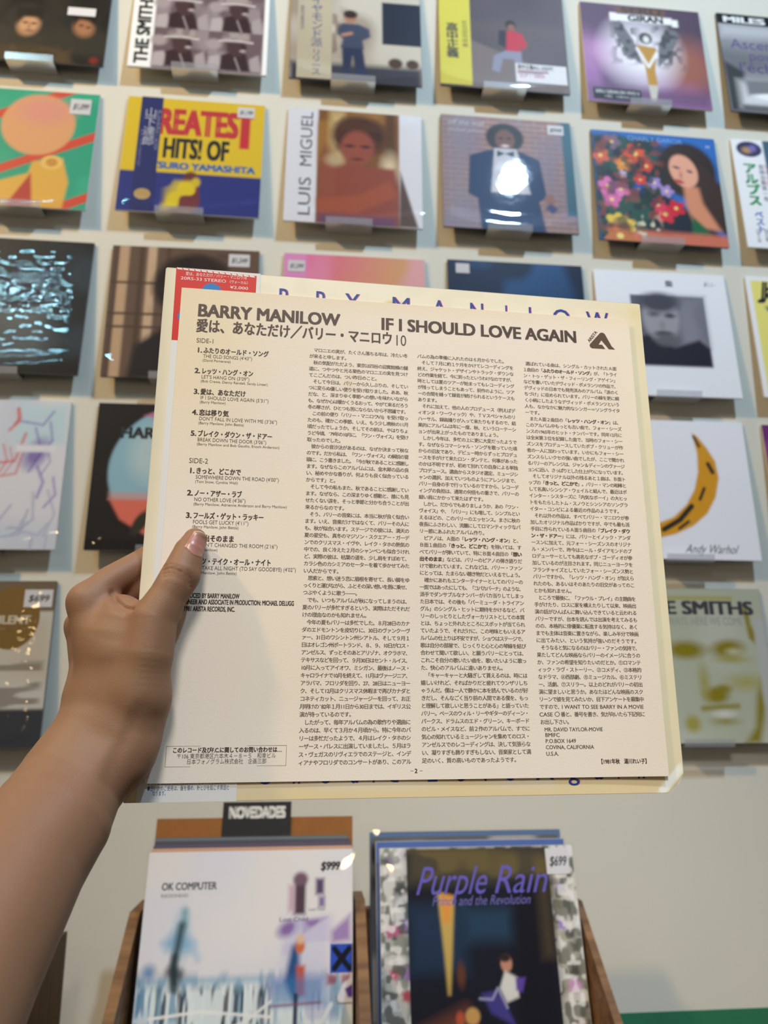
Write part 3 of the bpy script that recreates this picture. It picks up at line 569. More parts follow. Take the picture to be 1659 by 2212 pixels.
# ------------------------------------------------------------------ record bins
def bin_(name, x0, x1, dz, m, label, div=True):
    r = empty(name, ((x0+x1)/2, -.35, 0)); tag(r, label, 'record bin')
    off = Vector(r.location)
    T = .016
    prof = [(-.135, 1.118+dz), (-.226, 1.125+dz), (-.36, 1.016+dz), (-.565, .865+dz), (-.60, .82+dz), (-.60, .74+dz), (-.135, .74+dz)]
    def panel(nm, xa, xb, pr=prof):
        v, f = prism(pr, xa, xb); v = [(a-off.x, b-off.y, c-off.z) for a, b, c in v]
        return link(nm, new_mesh(nm, v, f), m, r)
    def bx(nm, a, b): return boxes(nm, [(tuple(np.array(a)-np.array(off)), tuple(np.array(b)-np.array(off)))], m, r)
    panel('side_panel', x0, x0+T); panel('side_panel', x1-.0105, x1+.0015)
    if div: panel('divider_panel', .0055, .0215, [(-.152, 1.128+dz), (-.235, 1.137+dz), (-.37, 1.03+dz), (-.499, .92+dz), (-.499, .90+dz), (-.152, .90+dz)])
    bx('back_panel', (x0+T, -.151, .74+dz), (x1-T, -.135, 1.10+dz))
    bx('front_panel', (x0+T, -.515, .74+dz), (x1-T, -.50, .915+dz))
    bx('bottom_panel', (x0+T, -.50, .882+dz), (x1-T, -.151, .899+dz))
    for xa in (x0+.002, x1-.042):
        for ya in (-.595, -.18): bx('leg', (xa, ya, .0), (xa+.04, ya+.04, .74+dz))
    return r
bin_('record_bin', -.345, .378, 0, M['wood'], 'pale wooden bin with sloping sides holding two stacks of sleeves')
bin_('record_bin', -1.17, -.464, -.045, M['darkwood'], 'dark wooden bin half hidden behind the forearm', div=False)
# divider card with its sign
def tilted(x, ytop, ztop, tilt, s):      # face centre from its top edge
    return x, ytop-math.sin(tilt)*s/2, ztop-math.cos(tilt)*s/2
BT = .209
c = tilted(-.1583, -.166, 1.2505, BT, .335)
dc = link('divider_card', new_mesh('divider_card', *box((-.1652, -.356, -.004), (.1620, 0, 0))), M['card'])
dc.matrix_world = face_matrix(-.1583, -.166, 1.2505, BT)
tag(dc, 'brown divider card with black sign behind the left stack in the bin', 'divider')
sg = link('sign_plate', new_mesh('sign_plate', *box((-.0570, -.060, .0006), (.0575, .0245, .0036))), M['black'], dc); sg['label'] = 'black sign plate'
text([('NOVEDADES', .0005, -.0005, .0168, (214, 212, 206), dict(w=.094, align='c', bold=.09))], 'lettering', sg, .0038)
# stacks: back to front
def stacked(x, ytop, ztop, s, tilt, **k):
    x, y, z = tilted(x, ytop, ztop, tilt, s); return sleeve(x, z, 0, s, y=y, tilt=tilt, **k)
a = A((120, 128, 132), 30, 60)
stacked(-.163, -.182, 1.2235, .3165, BT, art=A((112, 122, 128), 30, 60), label='rearmost sleeve of the left stack, against the brown card', board='grey_board', bag=(31, .0004, .001))
stacked(-.1605, -.197, 1.2215, .3165, BT, art=A((86, 84, 100), 31, 60), label='grey violet sleeve between rearmost and third of the left stack', board='grey_board', bag=(32, .0004, .001))
stacked(-.1595, -.212, 1.2185, .3165, BT, art=A((92, 78, 96), 32, 60), label='mauve sleeve third from the front in the left stack', board='grey_board')
stacked(-.1585, -.227, 1.2165, .318, BT, art=A((206, 160, 132), 33, 60), label='peach edged sleeve right behind the white front one', board='board', bag=(33, .0004, .001))
n = 176
a = A((226, 222, 222), 34, n); a.N(3, (220, 220, 228), .5, .4)
a.R(-.1, .56, 1.1, 1.2, (190, 212, 224), .05, .9).N(60, (236, 240, 242), .5, .15, .8, ky=9, box=(-.1, .55, 1.1, 1.2, .05)).N(70, (96, 146, 176), .52, .15, .8, ky=8, box=(-.1, .53, .95, .72, .06)).N(80, (50, 60, 74), .46, .15, .9, ky=9, box=(.10, .58, .62, .90, .05)).N(50, (66, 50, 54), .48, .12, .8, ky=12, box=(.24, .59, .60, .74, .05)).N(60, (224, 234, 238), .60, .1, .9, ky=6, box=(.0, .57, .8, 1.2, .05))
a.R(0, .535, .62, .56, (132, 170, 196), .03, .7).R(.62, .56, .86, .60, (70, 130, 180), .04, .5)
a.E(.185, .37, .03, .08, (150, 188, 212), .06).P([(.10, .39), (.17, .33), (.25, .39), (.24, .43), (.12, .42)], (140, 182, 212), .05).L([(.195, .26), (.195, .32)], .03, (130, 172, 186), .03).L([(.185, .32), (.175, .40), (.16, .48), (.175, .56)], .034, (66, 88, 102), .03).L([(.15, .51), (.19, .52)], .05, (50, 64, 72), .03, .8).L([(.165, .45), (.165, .58)], .03, (40, 54, 62), .02, .8).L([(.24, .40), (.27, .46)], .03, (170, 196, 222), .03, .7).E(.05, .51, .03, .03, (120, 150, 190), .04)
a.P([(.66, .30), (.88, .30), (.88, .62), (.66, .62)], (206, 206, 226), .05, .7).E(.69, .345, .05, .03, (140, 110, 170), .03, -.4).P([(.76, .31), (.88, .30), (.76, .37)], (150, 120, 176), .02).N(16, (196, 190, 220), .55, .2, .6, box=(.6, .3, .9, .75, .06))
a.R(.715, .13, .77, .285, (84, 64, 78), .02).E(.745, .13, .035, .03, (120, 92, 110), .02).R(.69, .16, .715, .27, (196, 160, 178), .03).R(.82, .13, .86, .20, (92, 74, 110), .02).R(.835, .21, .865, .255, (130, 110, 160), .02)
a.P([(.71, .42), (.745, .40), (.755, .62), (.72, .64), (.68, .56)], (46, 86, 140), .03).E(.75, .42, .022, .03, (206, 112, 70), .015).R(.735, .50, .775, .62, (196, 92, 70), .02).E(.75, .39, .02, .02, (222, 190, 160), .02).P([(.62, .55), (.86, .54), (.88, .66), (.62, .66)], (58, 128, 186), .05, .6).L([(.735, .62), (.735, .74)], .02, (40, 60, 90), .01).L([(.62, .66), (.85, .65)], .012, (130, 70, 110), .01, .7)
a.L([(-.02, .70), (.3, .67), (.62, .70)], .012, (236, 238, 240), .006).L([(.2, .80), (.5, .72), (.62, .64)], .012, (230, 232, 236), .008).L([(-.1, .74), (.25, .82), (.4, .92)], .018, (86, 92, 100), .008).L([(.9, .66), (.72, .95)], .02, (222, 228, 232), .01)
a.P([(.90, .36), (.99, .29), (.99, .40), (.90, .41)], (164, 136, 186), .03)
a.P([(.895, .415), (1.02, .415), (1.02, .535), (.895, .535)], (48, 84, 190), .004).L([(.915, .435), (.985, .515)], .026, (18, 22, 36), .004).L([(.985, .435), (.915, .515)], .026, (18, 22, 36), .004)
a.N(30, (150, 62, 80), .5, .15, .8, box=(.88, .54, .99, .58, .02)).P([(.925, .64), (.955, .58), (1.02, .535), (1.02, .655), (.94, .655)], (222, 220, 226), .006).P([(.965, .60), (1.02, .57), (1.02, .635), (.98, .635)], (92, 60, 150), .008).L([(.925, .63), (.93, .655), (1.02, .66)], .006, (120, 116, 124), .004)
stacked(-.1585, -.2405, 1.2145, .3185, BT, art=a, label='white front sleeve with pale blue sketchy artwork in left stack', board='white_board', bag=(34, .0004, .001), group=None,
        txt=[('OK COMPUTER', .075, .168, .031, (84, 86, 88), dict(w=.262, bold=.03)), ('RADIOHEAD', .075, .200, .015, (110, 110, 112), dict(w=.13)), ('$999', .84, .094, .036, (50, 50, 54), dict(w=.095, bold=.05, shear=.15)), ('Lost Child', .645, .315, .018, (84, 70, 96), dict(w=.14)), ('Lost Child', .785, .272, .014, (110, 100, 130), dict(w=.08))])
# right stack
stacked(.197, -.180, 1.2265, .3295, .17, art=A((96, 120, 160), 35, 60), label='rearmost sleeve of the right stack with blue grey top edge', board='grey_board', bag=(35, .0004, .001))
a = A((150, 148, 146), 36, 60); a.R(-.1, -.1, .06, .3, (40, 40, 42), .01).N(4, (90, 92, 94), .5, .2, ky=14)
stacked(.1925, -.197, 1.2220, .318, .185, art=a, label='grey sleeve showing left of the flower bordered one', board='grey_board')
stacked(.199, -.212, 1.2185, .318, .2, art=A((84, 110, 170), 37, 60), label='blue edged sleeve right behind the flower bordered one', board='white_board', bag=(36, .0004, .001))
a = A((206, 204, 200), 38, n); a.N(22, (120, 126, 112), .60, .12, .8).N(9, (70, 74, 70), .68, .1, .8).N(7, (230, 230, 232), .55, .2, .7).R(.86, .05, 1.1, 1.2, (196, 188, 164), .02, .5).N(18, (84, 86, 74), .62, .1, .7, box=(.86, .1, 1.1, 1.2, .02)).R(-.02, .5, .16, 1.2, (170, 172, 170), .1, .5)
for x, y, r_, c in [(.05, .37, .04, (176, 84, 126)), (.09, .36, .035, (184, 96, 140)), (.12, .34, .03, (150, 120, 190)), (.06, .55, .03, (196, 90, 120)), (.13, .55, .035, (170, 130, 190)), (.12, .64, .03, (176, 60, 84)), (.04, .06, .03, (140, 130, 160)), (.11, .04, .03, (120, 100, 130)), (.10, .18, .04, (70, 74, 78)), (.92, .20, .035, (150, 110, 190)), (.93, .13, .02, (190, 70, 60)), (.96, .14, .03, (70, 84, 66)), (.91, .36, .03, (160, 130, 200)), (.95, .40, .02, (110, 90, 130)), (.94, .62, .04, (206, 150, 200)), (.95, .82, .06, (206, 120, 160)), (.98, .86, .05, (196, 110, 150)), (.95, .56, .03, (70, 74, 66)), (.97, .46, .03, (84, 92, 78))]:
    for q in range(5):
        t = q*1.257+x*40; a.E(x+.45*r_*math.cos(t), y+.45*r_*math.sin(t), r_*.45, r_*.3, c, .012, t+.4, .9)
a.N(30, (84, 88, 80), .62, .08, .8).N(36, (236, 234, 232), .64, .08, .7)
a.R(.135, .008, .865, .99, (24, 26, 40), .004)
a.R(.14, .0, .86, .16, (78, 70, 56), .08).N(12, (120, 104, 60), .55, .2, .6, box=(.14, .01, .86, .14, .03)).R(.14, .26, .42, .55, (30, 52, 78), .08).R(.42, .28, .66, .42, (40, 70, 98), .08, .8).R(.66, .16, .86, 1.0, (18, 18, 30), .08).R(.80, .15, .86, .5, (70, 60, 46), .06).P([(.15, .80), (.4, .7), (.46, .9), (.4, 1.02), (.14, 1.02)], (126, 72, 56), .10).P([(.33, .86), (.42, .78), (.46, .84), (.42, 1.02), (.2, 1.02), (.2, .92)], (176, 150, 56), .05)
a.P([(.285, .205), (.37, .225), (.345, .50), (.33, .64), (.318, .64), (.305, .45)], (196, 168, 92), .02).P([(.30, .21), (.36, .225), (.34, .34), (.31, .34)], (224, 150, 66), .03)
a.E(.385, .56, .02, .05, (100, 60, 44), .02).E(.61, .52, .028, .035, (196, 140, 116), .012).E(.605, .495, .028, .018, (50, 36, 40), .012).P([(.57, .62), (.60, .55), (.66, .58), (.66, .66), (.60, .68)], (220, 218, 214), .015).P([(.65, .58), (.70, .58), (.68, .64), (.65, .63)], (96, 70, 160), .015).P([(.48, .64), (.55, .63), (.60, .70), (.64, .78), (.52, .72)], (70, 64, 140), .02).L([(.47, .66), (.53, .665), (.56, .62), (.60, .70)], .012, (150, 150, 190), .008).E(.43, .73, .035, .035, (206, 160, 96), .015).E(.37, .74, .02, .03, (190, 90, 60), .015).E(.51, .79, .02, .018, (200, 90, 70), .01).E(.58, .82, .01, .01, (190, 70, 60), .01).E(.70, .92, .05, .06, (50, 76, 120), .03)
PR = (110, 100, 196)
stacked(.2035, -.2365, 1.2135, .3185, .218, art=a, label='dark picture sleeve with flower border and violet script in right stack', board='white_board', bag=(37, .0006, .001),
        txt=[('Purple', .17, .215, .125, PR, dict(w=.36, shear=.35)), ('Rain', .565, .215, .125, PR, dict(w=.28, shear=.35)), ('Prince and the Revolution', .255, .265, .042, (120, 112, 190), dict(w=.5, shear=.3))], stickers=[(.855, .015, .975, .135, '$699')])

# ------------------------------------------------------------------ held jacket, lyric sheet
JR = np.array([[9.89979210e-01, 5.51495464e-04, -1.41212108e-01], [-3.49665901e-02, 9.69808313e-01, -2.41348656e-01], [1.36815573e-01, 2.43867857e-01, 9.60109352e-01]])
JT = (.0192, -.0049, .4448)
def c2w(p): return RX*p[0]+UP*p[1]+FW*p[2]
JU, JV, JW = c2w(JR[:, 0]), c2w(JR[:, 1]), -c2w(JR[:, 2]); JC = CAM+c2w(JT)
JM = Matrix([[JU[i], JV[i], JW[i], JC[i]] for i in range(3)] + [[0, 0, 0, 1]])
hs = .15675
jk = link('record_jacket', None); 
bpy.data.objects.remove(jk)
v, f = box((-hs, -hs+.004, -.0022), (hs, hs, -.0001))
body = bpy.data.meshes.new('record_jacket')
e = .011
pts = [(-hs+.0008, -hs), (hs-e, -hs), (hs-.0035, -hs+.0045), (hs, -hs+e), (hs-.0004, hs-.001), (hs-.0012, hs), (-hs+.001, hs), (-hs, hs-.001), (-hs, -hs+.001)]
v = [(x, y, -.0022) for x, y in pts]+[(x, y, -.0001) for x, y in pts]; q = len(pts)
body.from_pydata(v, [], [tuple(range(q))[::-1], tuple(range(q, 2*q))]+[(i, (i+1) % q, q+(i+1) % q, q+i) for i in range(q)])
jacket = link('record_jacket', body, M['board']); jacket.matrix_world = JM
tag(jacket, 'cream record jacket with blue lettering held up by the hand behind a printed sheet', 'record jacket')
NJ = 150
a = Art(NJ, (226, 219, 198), 50); a.N(5, (222, 212, 186), .5, .4).N(30, (216, 208, 186), .6, .2, .4)
a.R(-.1, .958, 1.1, 1.1, (218, 196, 148), .02, .75).N(7, (214, 206, 190), .5, .25, .7, ky=60, box=(.1, .955, .75, .985, .02)).R(.955, -.1, 1.1, 1.1, (218, 206, 168), .05, .6).R(-.1, -.1, .012, 1.1, (206, 196, 170), .02, .6).E(.99, .022, .012, .012, (214, 200, 150), .02, al=.6).E(.46, .0435, .02, .008, (206, 186, 130), .006).L([(.995, .958), (.955, .998)], .014, (240, 238, 228), .006).L([(1.0, .975), (.975, 1.0)], .008, (206, 196, 168), .004).L([(.805, .95), (.82, .968)], .002, (110, 110, 120), .002)
xs = np.linspace(-hs+.0004, hs-.0004, NJ); ys = np.linspace(-hs+.0004, hs-.0004, NJ)
me = grid_mesh('front_print', xs, ys, lambda x, y: x*0, a.out())
co = np.zeros(NJ*NJ*3, np.float32); me.vertices.foreach_get('co', co); co = co.reshape(-1, 3)
cut = (co[:, 0]-(-co[:, 1]*0+hs))+(-hs-co[:, 1]) + e            # distance past the worn corner's chamfer
k = cut > 0
co[k, 0] -= cut[k]*.5*.96; co[k, 1] += cut[k]*.5*.96
me.vertices.foreach_set('co', co.ravel()); me.update()
link('front_print', me, M['print'], jacket)
BL_, MG = (32, 70, 150), (196, 60, 130)
top = [('R', -87.4), ('R', -64.1), ('Y', -44.6), ('M', -15.2), ('A', 11.5), ('N', 36.5), ('I', 60.6), ('L', 76.4), ('O', 93.0), ('W', 117.2)]
wds = {'R': 8.2, 'Y': 9.2, 'M': 13.5, 'A': 10.5, 'N': 10.6, 'I': 2.4, 'L': 6.5, 'O': 13.5, 'W': 15.5}
its = []
for ch, x in top:
    for dx, c_ in ((.55, MG), (0, BL_)): its.append((ch, (x+dx)/1000, .1352+(0 if dx else 0), .0128, c_, dict(w=wds[ch]/1000)))
for ch, x, w_ in [('S', -86.9, 6.6), ('h', -69.6, 4.8), ('o', -54.7, 6.6), ('u', -38.4, 5.2), ('l', -26.0, 1.6), ('d', -17.2, 6.4), ('L', 4.2, 6.2), ('o', 20.8, 6.0), ('v', 34.8, 6.0), ('e', 48.7, 6.0), ('A', 67.2, 10.5), ('g', 86.4, 6.6), ('a', 101.7, 5.4), ('i', 115.6, 1.6), ('n', 127.6, 5.2)]:
    for dx, c_ in ((.45, MG), (0, BL_)): its.append((ch, (x+dx)/1000, -.1484, .0095, c_, dict(w=w_/1000)))
lo = [(t, x, y, h, c, o) for (t, x, y, h, c, o) in its if c is MG]; hi = [i for i in its if i[4] is BL_]
text(lo, 'lettering', jacket, .00010); text(hi, 'lettering', jacket, .00014)
# paper band (wraps over the left part of the jacket)
NB = 8
pb = link('paper_band', new_mesh('paper_band', *box((-.1500, -.1567, .0001), (-.0985, .1571, .00022))), M['white_board'], jacket); pb['label'] = 'pale paper strip with red top wrapped round the jacket'
red = link('red_panel', new_mesh('red_panel', [(-.1500, .1075, .00026), (-.1011, .1075, .00026), (-.1009, .1553, .00026), (-.1504, .1571, .00026)], [(0, 1, 2, 3)], np.tile(s2l((206, 34, 24)), (4, 1))), M['ink'], pb)
st = []
text([('愛は、あなただけ／バリー・マニロウ10', -.1445, .1522, .0019, (244, 230, 224), dict(w=.0375)), ('20RS-33 STEREO', -.1474, .1489, .0020, (244, 232, 226), dict(w=.0280)), ('〈ヴォーカル〉', -.1185, .1489, .0017, (244, 230, 224), dict(w=.0135)), ('¥2,000', -.1170, .1451, .0019, (244, 232, 226), dict(w=.0113))], 'lettering', pb, .00032)
def disc(cx, cy, r_, name, col, z):
    p = [(cx+r_*math.cos(t*math.pi/24), cy+r_*math.sin(t*math.pi/24), z) for t in range(48)]
    return link(name, new_mesh(name, p, [tuple(range(48))], np.tile(s2l(col), (48, 1))), M['ink'], pb)
disc(-.1281, .1418, .0060, 'blue_disc', (24, 120, 190), .00029); disc(-.1430, .1238, .0044, 'blue_disc', (24, 120, 190), .00029)
for i in range(13):
    x_ = -.1496+.00372*i; yt = .15700-(x_+.1504)*.036
    link('white_tick', new_mesh('white_tick', [(x_, yt-.0011, .0003), (x_+.0031, yt-.0013, .0003), (x_+.0026, yt-.0002, .0003), (x_-.0005, yt, .0003)], [(0, 1, 2, 3)], np.tile(s2l((232, 222, 214)), (4, 1))), M['ink'], pb)
text([('●積み重ねたり、傾けて保管したりしないでください。', -.1448, -.1478, .00185, (44, 92, 140), dict(w=.0405)), ('●古い針のご使用は、盤を傷め、針とびを起こす原因と', -.1448, -.1507, .0019, (44, 92, 140), dict(w=.0425)), ('なります。', -.1420, -.1532, .0019, (44, 92, 140), dict(w=.0078))], 'lettering', pb, .00030)
# the sheet
def sheet_z(x, y):
    r = np.clip((x-.05)/.0965, 0, 1)**2; b = np.clip((-y-.10)/.048, 0, 1)**2
    return .0006+.0013*r+.0006*b+.0003*np.sin(38*x+9)*np.sin(21*y+2)*.6
NS = 60
a = Art(NS, (226, 214, 198), 51); a.N(4, (226, 216, 204), .5, .5).E(.03, .03, .12, .3, (224, 206, 168), .12, al=.7).R(-.1, -.1, 1.1, .02, (222, 206, 176), .04, .6).E(.36, .20, .02, .02, (214, 198, 168), .02, al=.5)
sx0, sx1, sy0, sy1 = -.1462, .1463, -.1472, .1431
xs = np.linspace(sx0, sx1, NS); ys = np.linspace(sy0, sy1, NS)
bm = grid_mesh('lyric_sheet', xs, ys, sheet_z, a.out(), False)
sheet = link('lyric_sheet', bm, M['paper']); sheet.matrix_world = JM
sol = sheet.modifiers.new('paper', 'SOLIDIFY'); sol.thickness = .00014; sol.offset = -1
tag(sheet, 'cream printed sheet of dense Japanese text under the thumb, in front of jacket', 'paper sheet')
BR = (84, 66, 58); BD = (66, 50, 44)
C1 = """　マロニエの実が、たくさん落ちる年は、冷たい冬
が来ると申します。
　秋の気配がただよう、東京は四谷の迎賓館横の舗
道に、つやつやと光る栗色のマロニエの実を見つけ
てこごんだのは、つい昨日のこと。
　そして今日は、バリーから久しぶりの、そしてい
つに変らぬ優しい便りを受け取りました。ああ、秋
だな、と、深まりゆく季節への想いを味わいながら
も、なぜか心は暖かくうるおって、やがて来るだろう
冬の寒さが、ひとつも苦にならないから不思議です。
　この前の便り「バリー・マニロウⅦ」を受け取っ
たのも、確かこの季節、いえ、もう少し晩秋の11月
頃だったでしょうか。そしてその前は、やはりちょ
うど今頃、'79年の10月に、「ワン・ヴォイス」を受け
取ったのでした。
　彼からの音沙汰があるのは、なぜか決まって秋な
のです。だから私は、「ワン・ヴォイス」の解説の冒
頭に、こう書きました。「今が秋であることに感謝し
ます。なぜならこのアルバムには、金木犀の品の良
い、秘めやかな香りが、何よりも良く似合っている
からです」と。
　そして今の私もまた、秋であることに感謝してい
ます。なぜなら、この深まりゆく感動と、誰にも見
せたくない涙を、そっと季節と分かち合うことが出
来るからなのです。
　そう、バリーの音楽には、本当に秋が良く似合い
ます。いえ、音楽だけではなくて、バリーその人に
も、秋が似合います。ステージでの彼には、満天の
夏の星空も、真冬のマジソン・スクエアー・ガーデ
ンでのクリスマス・イヴや、レイク・タホの熱気の
中での、良く冷えた２月のシャンペンも似合うけれ
ど、実際の彼は、枯葉の道を、少し肩をすぼめて、
カラシ色のカシミアのセーターを着て歩かせてみた
い人だからです。
　思索と、想い迷う恋に眉根を寄せて、長い脚をゆ
っくりと運びながら、ふとその深い想いを唇に乗せ、
つぶやくように歌う――。
　でも、いつもアルバムが秋になってしまうのは、
夏のバリーが多忙すぎるという、実際はただそれだ
けの理由なのかも知れません。
　今年の夏もバリーは多忙でした。８月28日のカナ
ダのエドモントンを皮切りに、30日のヴァンクーヴ
ァー、31日のワシントン州シアトル、そして９月１
日はオレゴン州ポートランド、８、９、10日がロス・
アンゼルス、ずっとそのあとアリゾナ、オクラホマ、
テキサスなどを回って、９月30日はセント・ルイス、
10月に入ってアイオワ、ミシガン、最後はノース・
キャロライナで10月を終えて、11月はヴァージニア、
アラバマ、フロリダを回り、27、28日はニューヨー
ク、そして12月はクリスマス休暇まで再びカナダと
コネティカット、ニュージャージーを回って、お正
月明けの'82年１月11日から30日までは、イギリス公
演が待っているのです。
　したがって、毎年アルバムの為の歌作りや選曲に
入るのは、早くて３月か４月頃から。特に今年のバ
リーは多忙だったようで、４月はレイク・タホのシ
ーザース・パレスに出演していましたし、５月はラ
ス・ヴェガスのリヴィエラでのステージと、インデ
ィアナやフロリダでのコンサートがあり、このアル"""
C2 = """バムの為の準備に入れたのは６月からでした。
　そして７月に約１ケ月をかけてレコーディングを
終え、ジャケット・デザインやトラック・ダウンな
どの作業を経て、今に到ったというわけなのですが、
時としては夏のツアーが始まってもレコーディング
が残ってしまうこともあって、前作のように、ツア
ーの合間を縫って録音が続けられるというケースも
あります。
　それに加えて、他の人のプロデュース（例えばデ
ィオンヌ・ワーウィック）や、ＴＶスペシャルのリ
ハーサル、録画撮りが入って来たりもするので、結
果的にアルバムは年に一度、秋、というローテーシ
ョンが出来上がったものでありましょう。
　しかし今年は、多忙の上に更に大変だったようで
す。なぜならコマーシャル・ソングを歌っていた頃
からの旧友であり、デビュー時からずっとプロデュ
ースを手がけて来たロン・ダンテと、何事があった
のかは不明ですが、初めて別れての自身による単独
プロデュース。選曲からスタジオ選定、ミュージシ
ャンの選択、加えていつものようにアレンジまで、
バリー自身の手で行っているのですから、レコーデ
ィングの負担は、通常の何倍もの重さで、バリーの
細い肩にかかって来たはずです。
　しかし、だからでもありましょうか、あの「ワン・
ヴォイス」や、「バリー」にも増して、シンプルとい
えるほどの、このバリーのエッセンス。まさに秋の
夜長にふさわしい、流麗にしてロマンティックなバ
リー節にあふれたアルバム作り。
　ピアノは、Ａ面の「#レッツ・ハング・オン#」と、
Ｂ面１曲目の「#きっと、どこかで#」を除いては、す
べてバリーが弾いていて、特にＢ面４曲目の「#想い
出そのまま#」などは、バリーのピアノの弾き語りだ
けで歌われています。これなどは、バリー・ファン
にとっては、たまらない聴き物だといえるでしょう。
　確かにあれもエンターテイナーとしてのバリーの
一面ではあったにしても、「コパカバーナ」のような、
派手でダンサブルなナンバーがバカ当りしてしまっ
た日本では、その後も「バーミューダ・トライアン
グル」のシングル・ヒットに期待をかけるなど、バ
リーのしっとりとしたヴォーカリストとしての本質
とは、ちょっと外れたところにスポットが当てられ
ていたようで、それだけに、この地味ともいえるア
ルバムの仕上りは不安ですが、ショウはステージで、
歌は自分の部屋で、じっくりと心と心の琴線を結び
合わせて聞いて欲しい、と願うバリーにとっては、
これこそ自分の歌いたい曲を、歌いたいように歌っ
た、快心のアルバムに違いありません。
　「キャーキャーと大騒ぎして貰えるのは、時には
嬉しいけれど、そればかりだと疲れてウンザリしち
ゃうんだ。僕は一人で静かに本を読んでいるのが好
きだし、そんなごく当り前の人間である僕を、もっ
と理解して欲しいと思うことがある」と語っていた
バリー。ベースのウィル・リーやギターのディーン・
パークス、ドラムスのエド・グリーン、キーボード
のビル・メイスなど、前２作のアルバムで、すでに
気心の知れているミュージシャンを集めてのロス・
アンゼルスでのレコーディングは、決して気張らな
い、凝りすぎも飾りすぎもしない、音楽家として満
足のいく、質の高いものであったようです。"""
C3 = """選ばれている曲は、シングル・カットされたＡ面
１曲目の「#ふたりのオールド・ソング#」が、「トライ
ン・トゥ・ゲット・ザ・フィーリング・アゲイン」
などを書いていたデヴィッド・ポメランツの作品で、
デヴィッドの日本でも発売済みのアルバム「涙のく
ちづけ」に収められています。バリーの線を更に細
く小柄にしたようなデヴィッド・ポメランツという
人も、なかなかに魅力的なシンガー＝ソングライタ
ーです。
　またＡ面２曲目の「#レッツ・ハング・オン#」は、
このアルバム中もっとも古い曲で、フォー・シーズ
ンスの1965年のヒット・ナンバーです。同年12月に
は全米第３位を記録した曲で、当時のフォー・シー
ズンスをプロデュースしていたボブ・クリューが作
者の一人に加わっています。いかにもフォー・シー
ズンスらしいクセの強い曲でしたが、ここで聞かれ
るバリーのアレンジは、ジャン＆ディーンのヴァージ
ョンに近い、さっぱりとした仕上がりになっています。
　そしてオリジナル以外の残るあと１曲は、Ｂ面ト
ップの「#きっと、どこかで#」。バリー・マンの相棒と
して名高いシンシア・ウェイルと組んで、最近はポ
インター・シスターズに「内気なボーイ」の大ヒッ
トをもたらしたトム・スノウとシンシアのソングラ
イター・コンビによる最近の作品のようです。
　それ以外の作品は、すべてバリー・マニロウが参
加したオリジナル作品ばかりですが、中でも最も派
手目に作られているＡ面５曲目の「#ブレイク・ダウ
ン・ザ・ドアー#」には、バリーとイノック・アンダ
ースンに加えて、元フォー・シーズンスのオリジナ
ル・メンバーで、昨今はニール・ダイアモンドのプ
ロデューサーとしても高名なボブ・ゴーディオが参
加しているのが注目されます。同じニューヨークを
フランチャイズとしていたフォー・シーズンス勢と
バリーですから、「レッツ・ハング・オン」が加えら
れたのも、あるいはそのあたりの旧交があってのこ
とかも知れません。
　ところで最後に、「ファウル・プレイ」の主題曲を
手がけたり、ロスに家を構えたりして以来、映画出
演の話がひんぱんに舞い込んできていると云われる
バリーですが、台本を読んでは出演を考えてみるも
のの、本格的に俳優業に転進する気持はなく、あく
までも主体は音楽に置きながら、楽しみ半分で映画
に出てみたい、という気持が強いのだそうです。
　そうなると気になるのはバリー・ファンの気持で、
果たしてどんな映画ならバリーのイメージに合うの
か、ファンの希望を知りたいのだとか。①ロマンテ
ィック・ラヴ・ストーリー、②コメディ、③本格的
なドラマ、④西部劇、⑤ミュージカル、⑥ミステリ
ー、活劇、⑦スリラー。以上のどれがバリーの初出
演に望ましいと思うか。あなたはどんな映画のスク
リーンで彼を見てみたいか、目下アンケートを募集中"""
body_items = []
def column(src, x0, x1, y0, dy, first=None):
    wid = x1-x0; b = False; pit = wid/22.6
    for i, ln in enumerate(src.split('\n')):
        s = ('\x01' if b else '')
        for ch in ln:
            if ch == '#': s += '\x01'; b = not b
            else: s += ch
        n_ = sum((.5 if ord(c) < 0x250 else 1) for c in s if c != '\x01')
        xx = first if (first is not None and i == 0) else x0
        o = dict(pitch=pit)
        if n_ > 21.3: o['w'] = x1-xx
        body_items.append((s, xx, y0-dy*i, .00205, BR, o))
DY = .2444/58
column(C1, -.0664, -.0043, .1056, DY)
column(C2, .0018, .0648, .1060, DY)
column(C3, .0712, .1350, .1056, .2236/53, first=.0730)
y52 = .1056-.2236/53*51
body_items += [('ですので、', .0712, y52, .00205, BR, dict(pitch=.0027)), ('I WANT TO SEE BARRY IN A MOVIE', .0845, y52, .00215, BR, dict(w=.0500)),
 ('CASE 〇', .0708, y52-DY, .00215, BR, dict(w=.0125)), ('番と、番号を書き、気が向いたら下記宛に', .0838, y52-DY, .00205, BR, dict(pitch=.0028, w=.0512)), ('お出し下さい。', .0712, y52-2*DY, .00205, BR, dict(pitch=.0027)),
 ('MR. DAVID TAYLOR-MOVIE', .0734, -.1221, .0021, BR, dict(w=.0351)), ('BMIFC', .0736, -.1251, .0021, BR, dict(w=.0088)), ('P.O.BOX 1649', .0736, -.1284, .0021, BR, dict(w=.0183)), ('COVINA, CALIFORNIA', .0736, -.1318, .0021, BR, dict(w=.0288)), ('U.S.A.', .0736, -.1353, .0021, BR, dict(w=.0076)),
 ('【1981年秋　湯川れい子】', .1046, -.1399, .0021, BD, dict(w=.0305, bold=.03)), ('－', -.0050, -.1436, .0018, BR, dict(w=.0022)), ('2', -.0024, -.1437, .0022, BD, dict(bold=.03)), ('－', .0002, -.1436, .0018, BR, dict(w=.0022))]
text(body_items, 'column_text', sheet, .00006, sheet_z, kind='stuff')
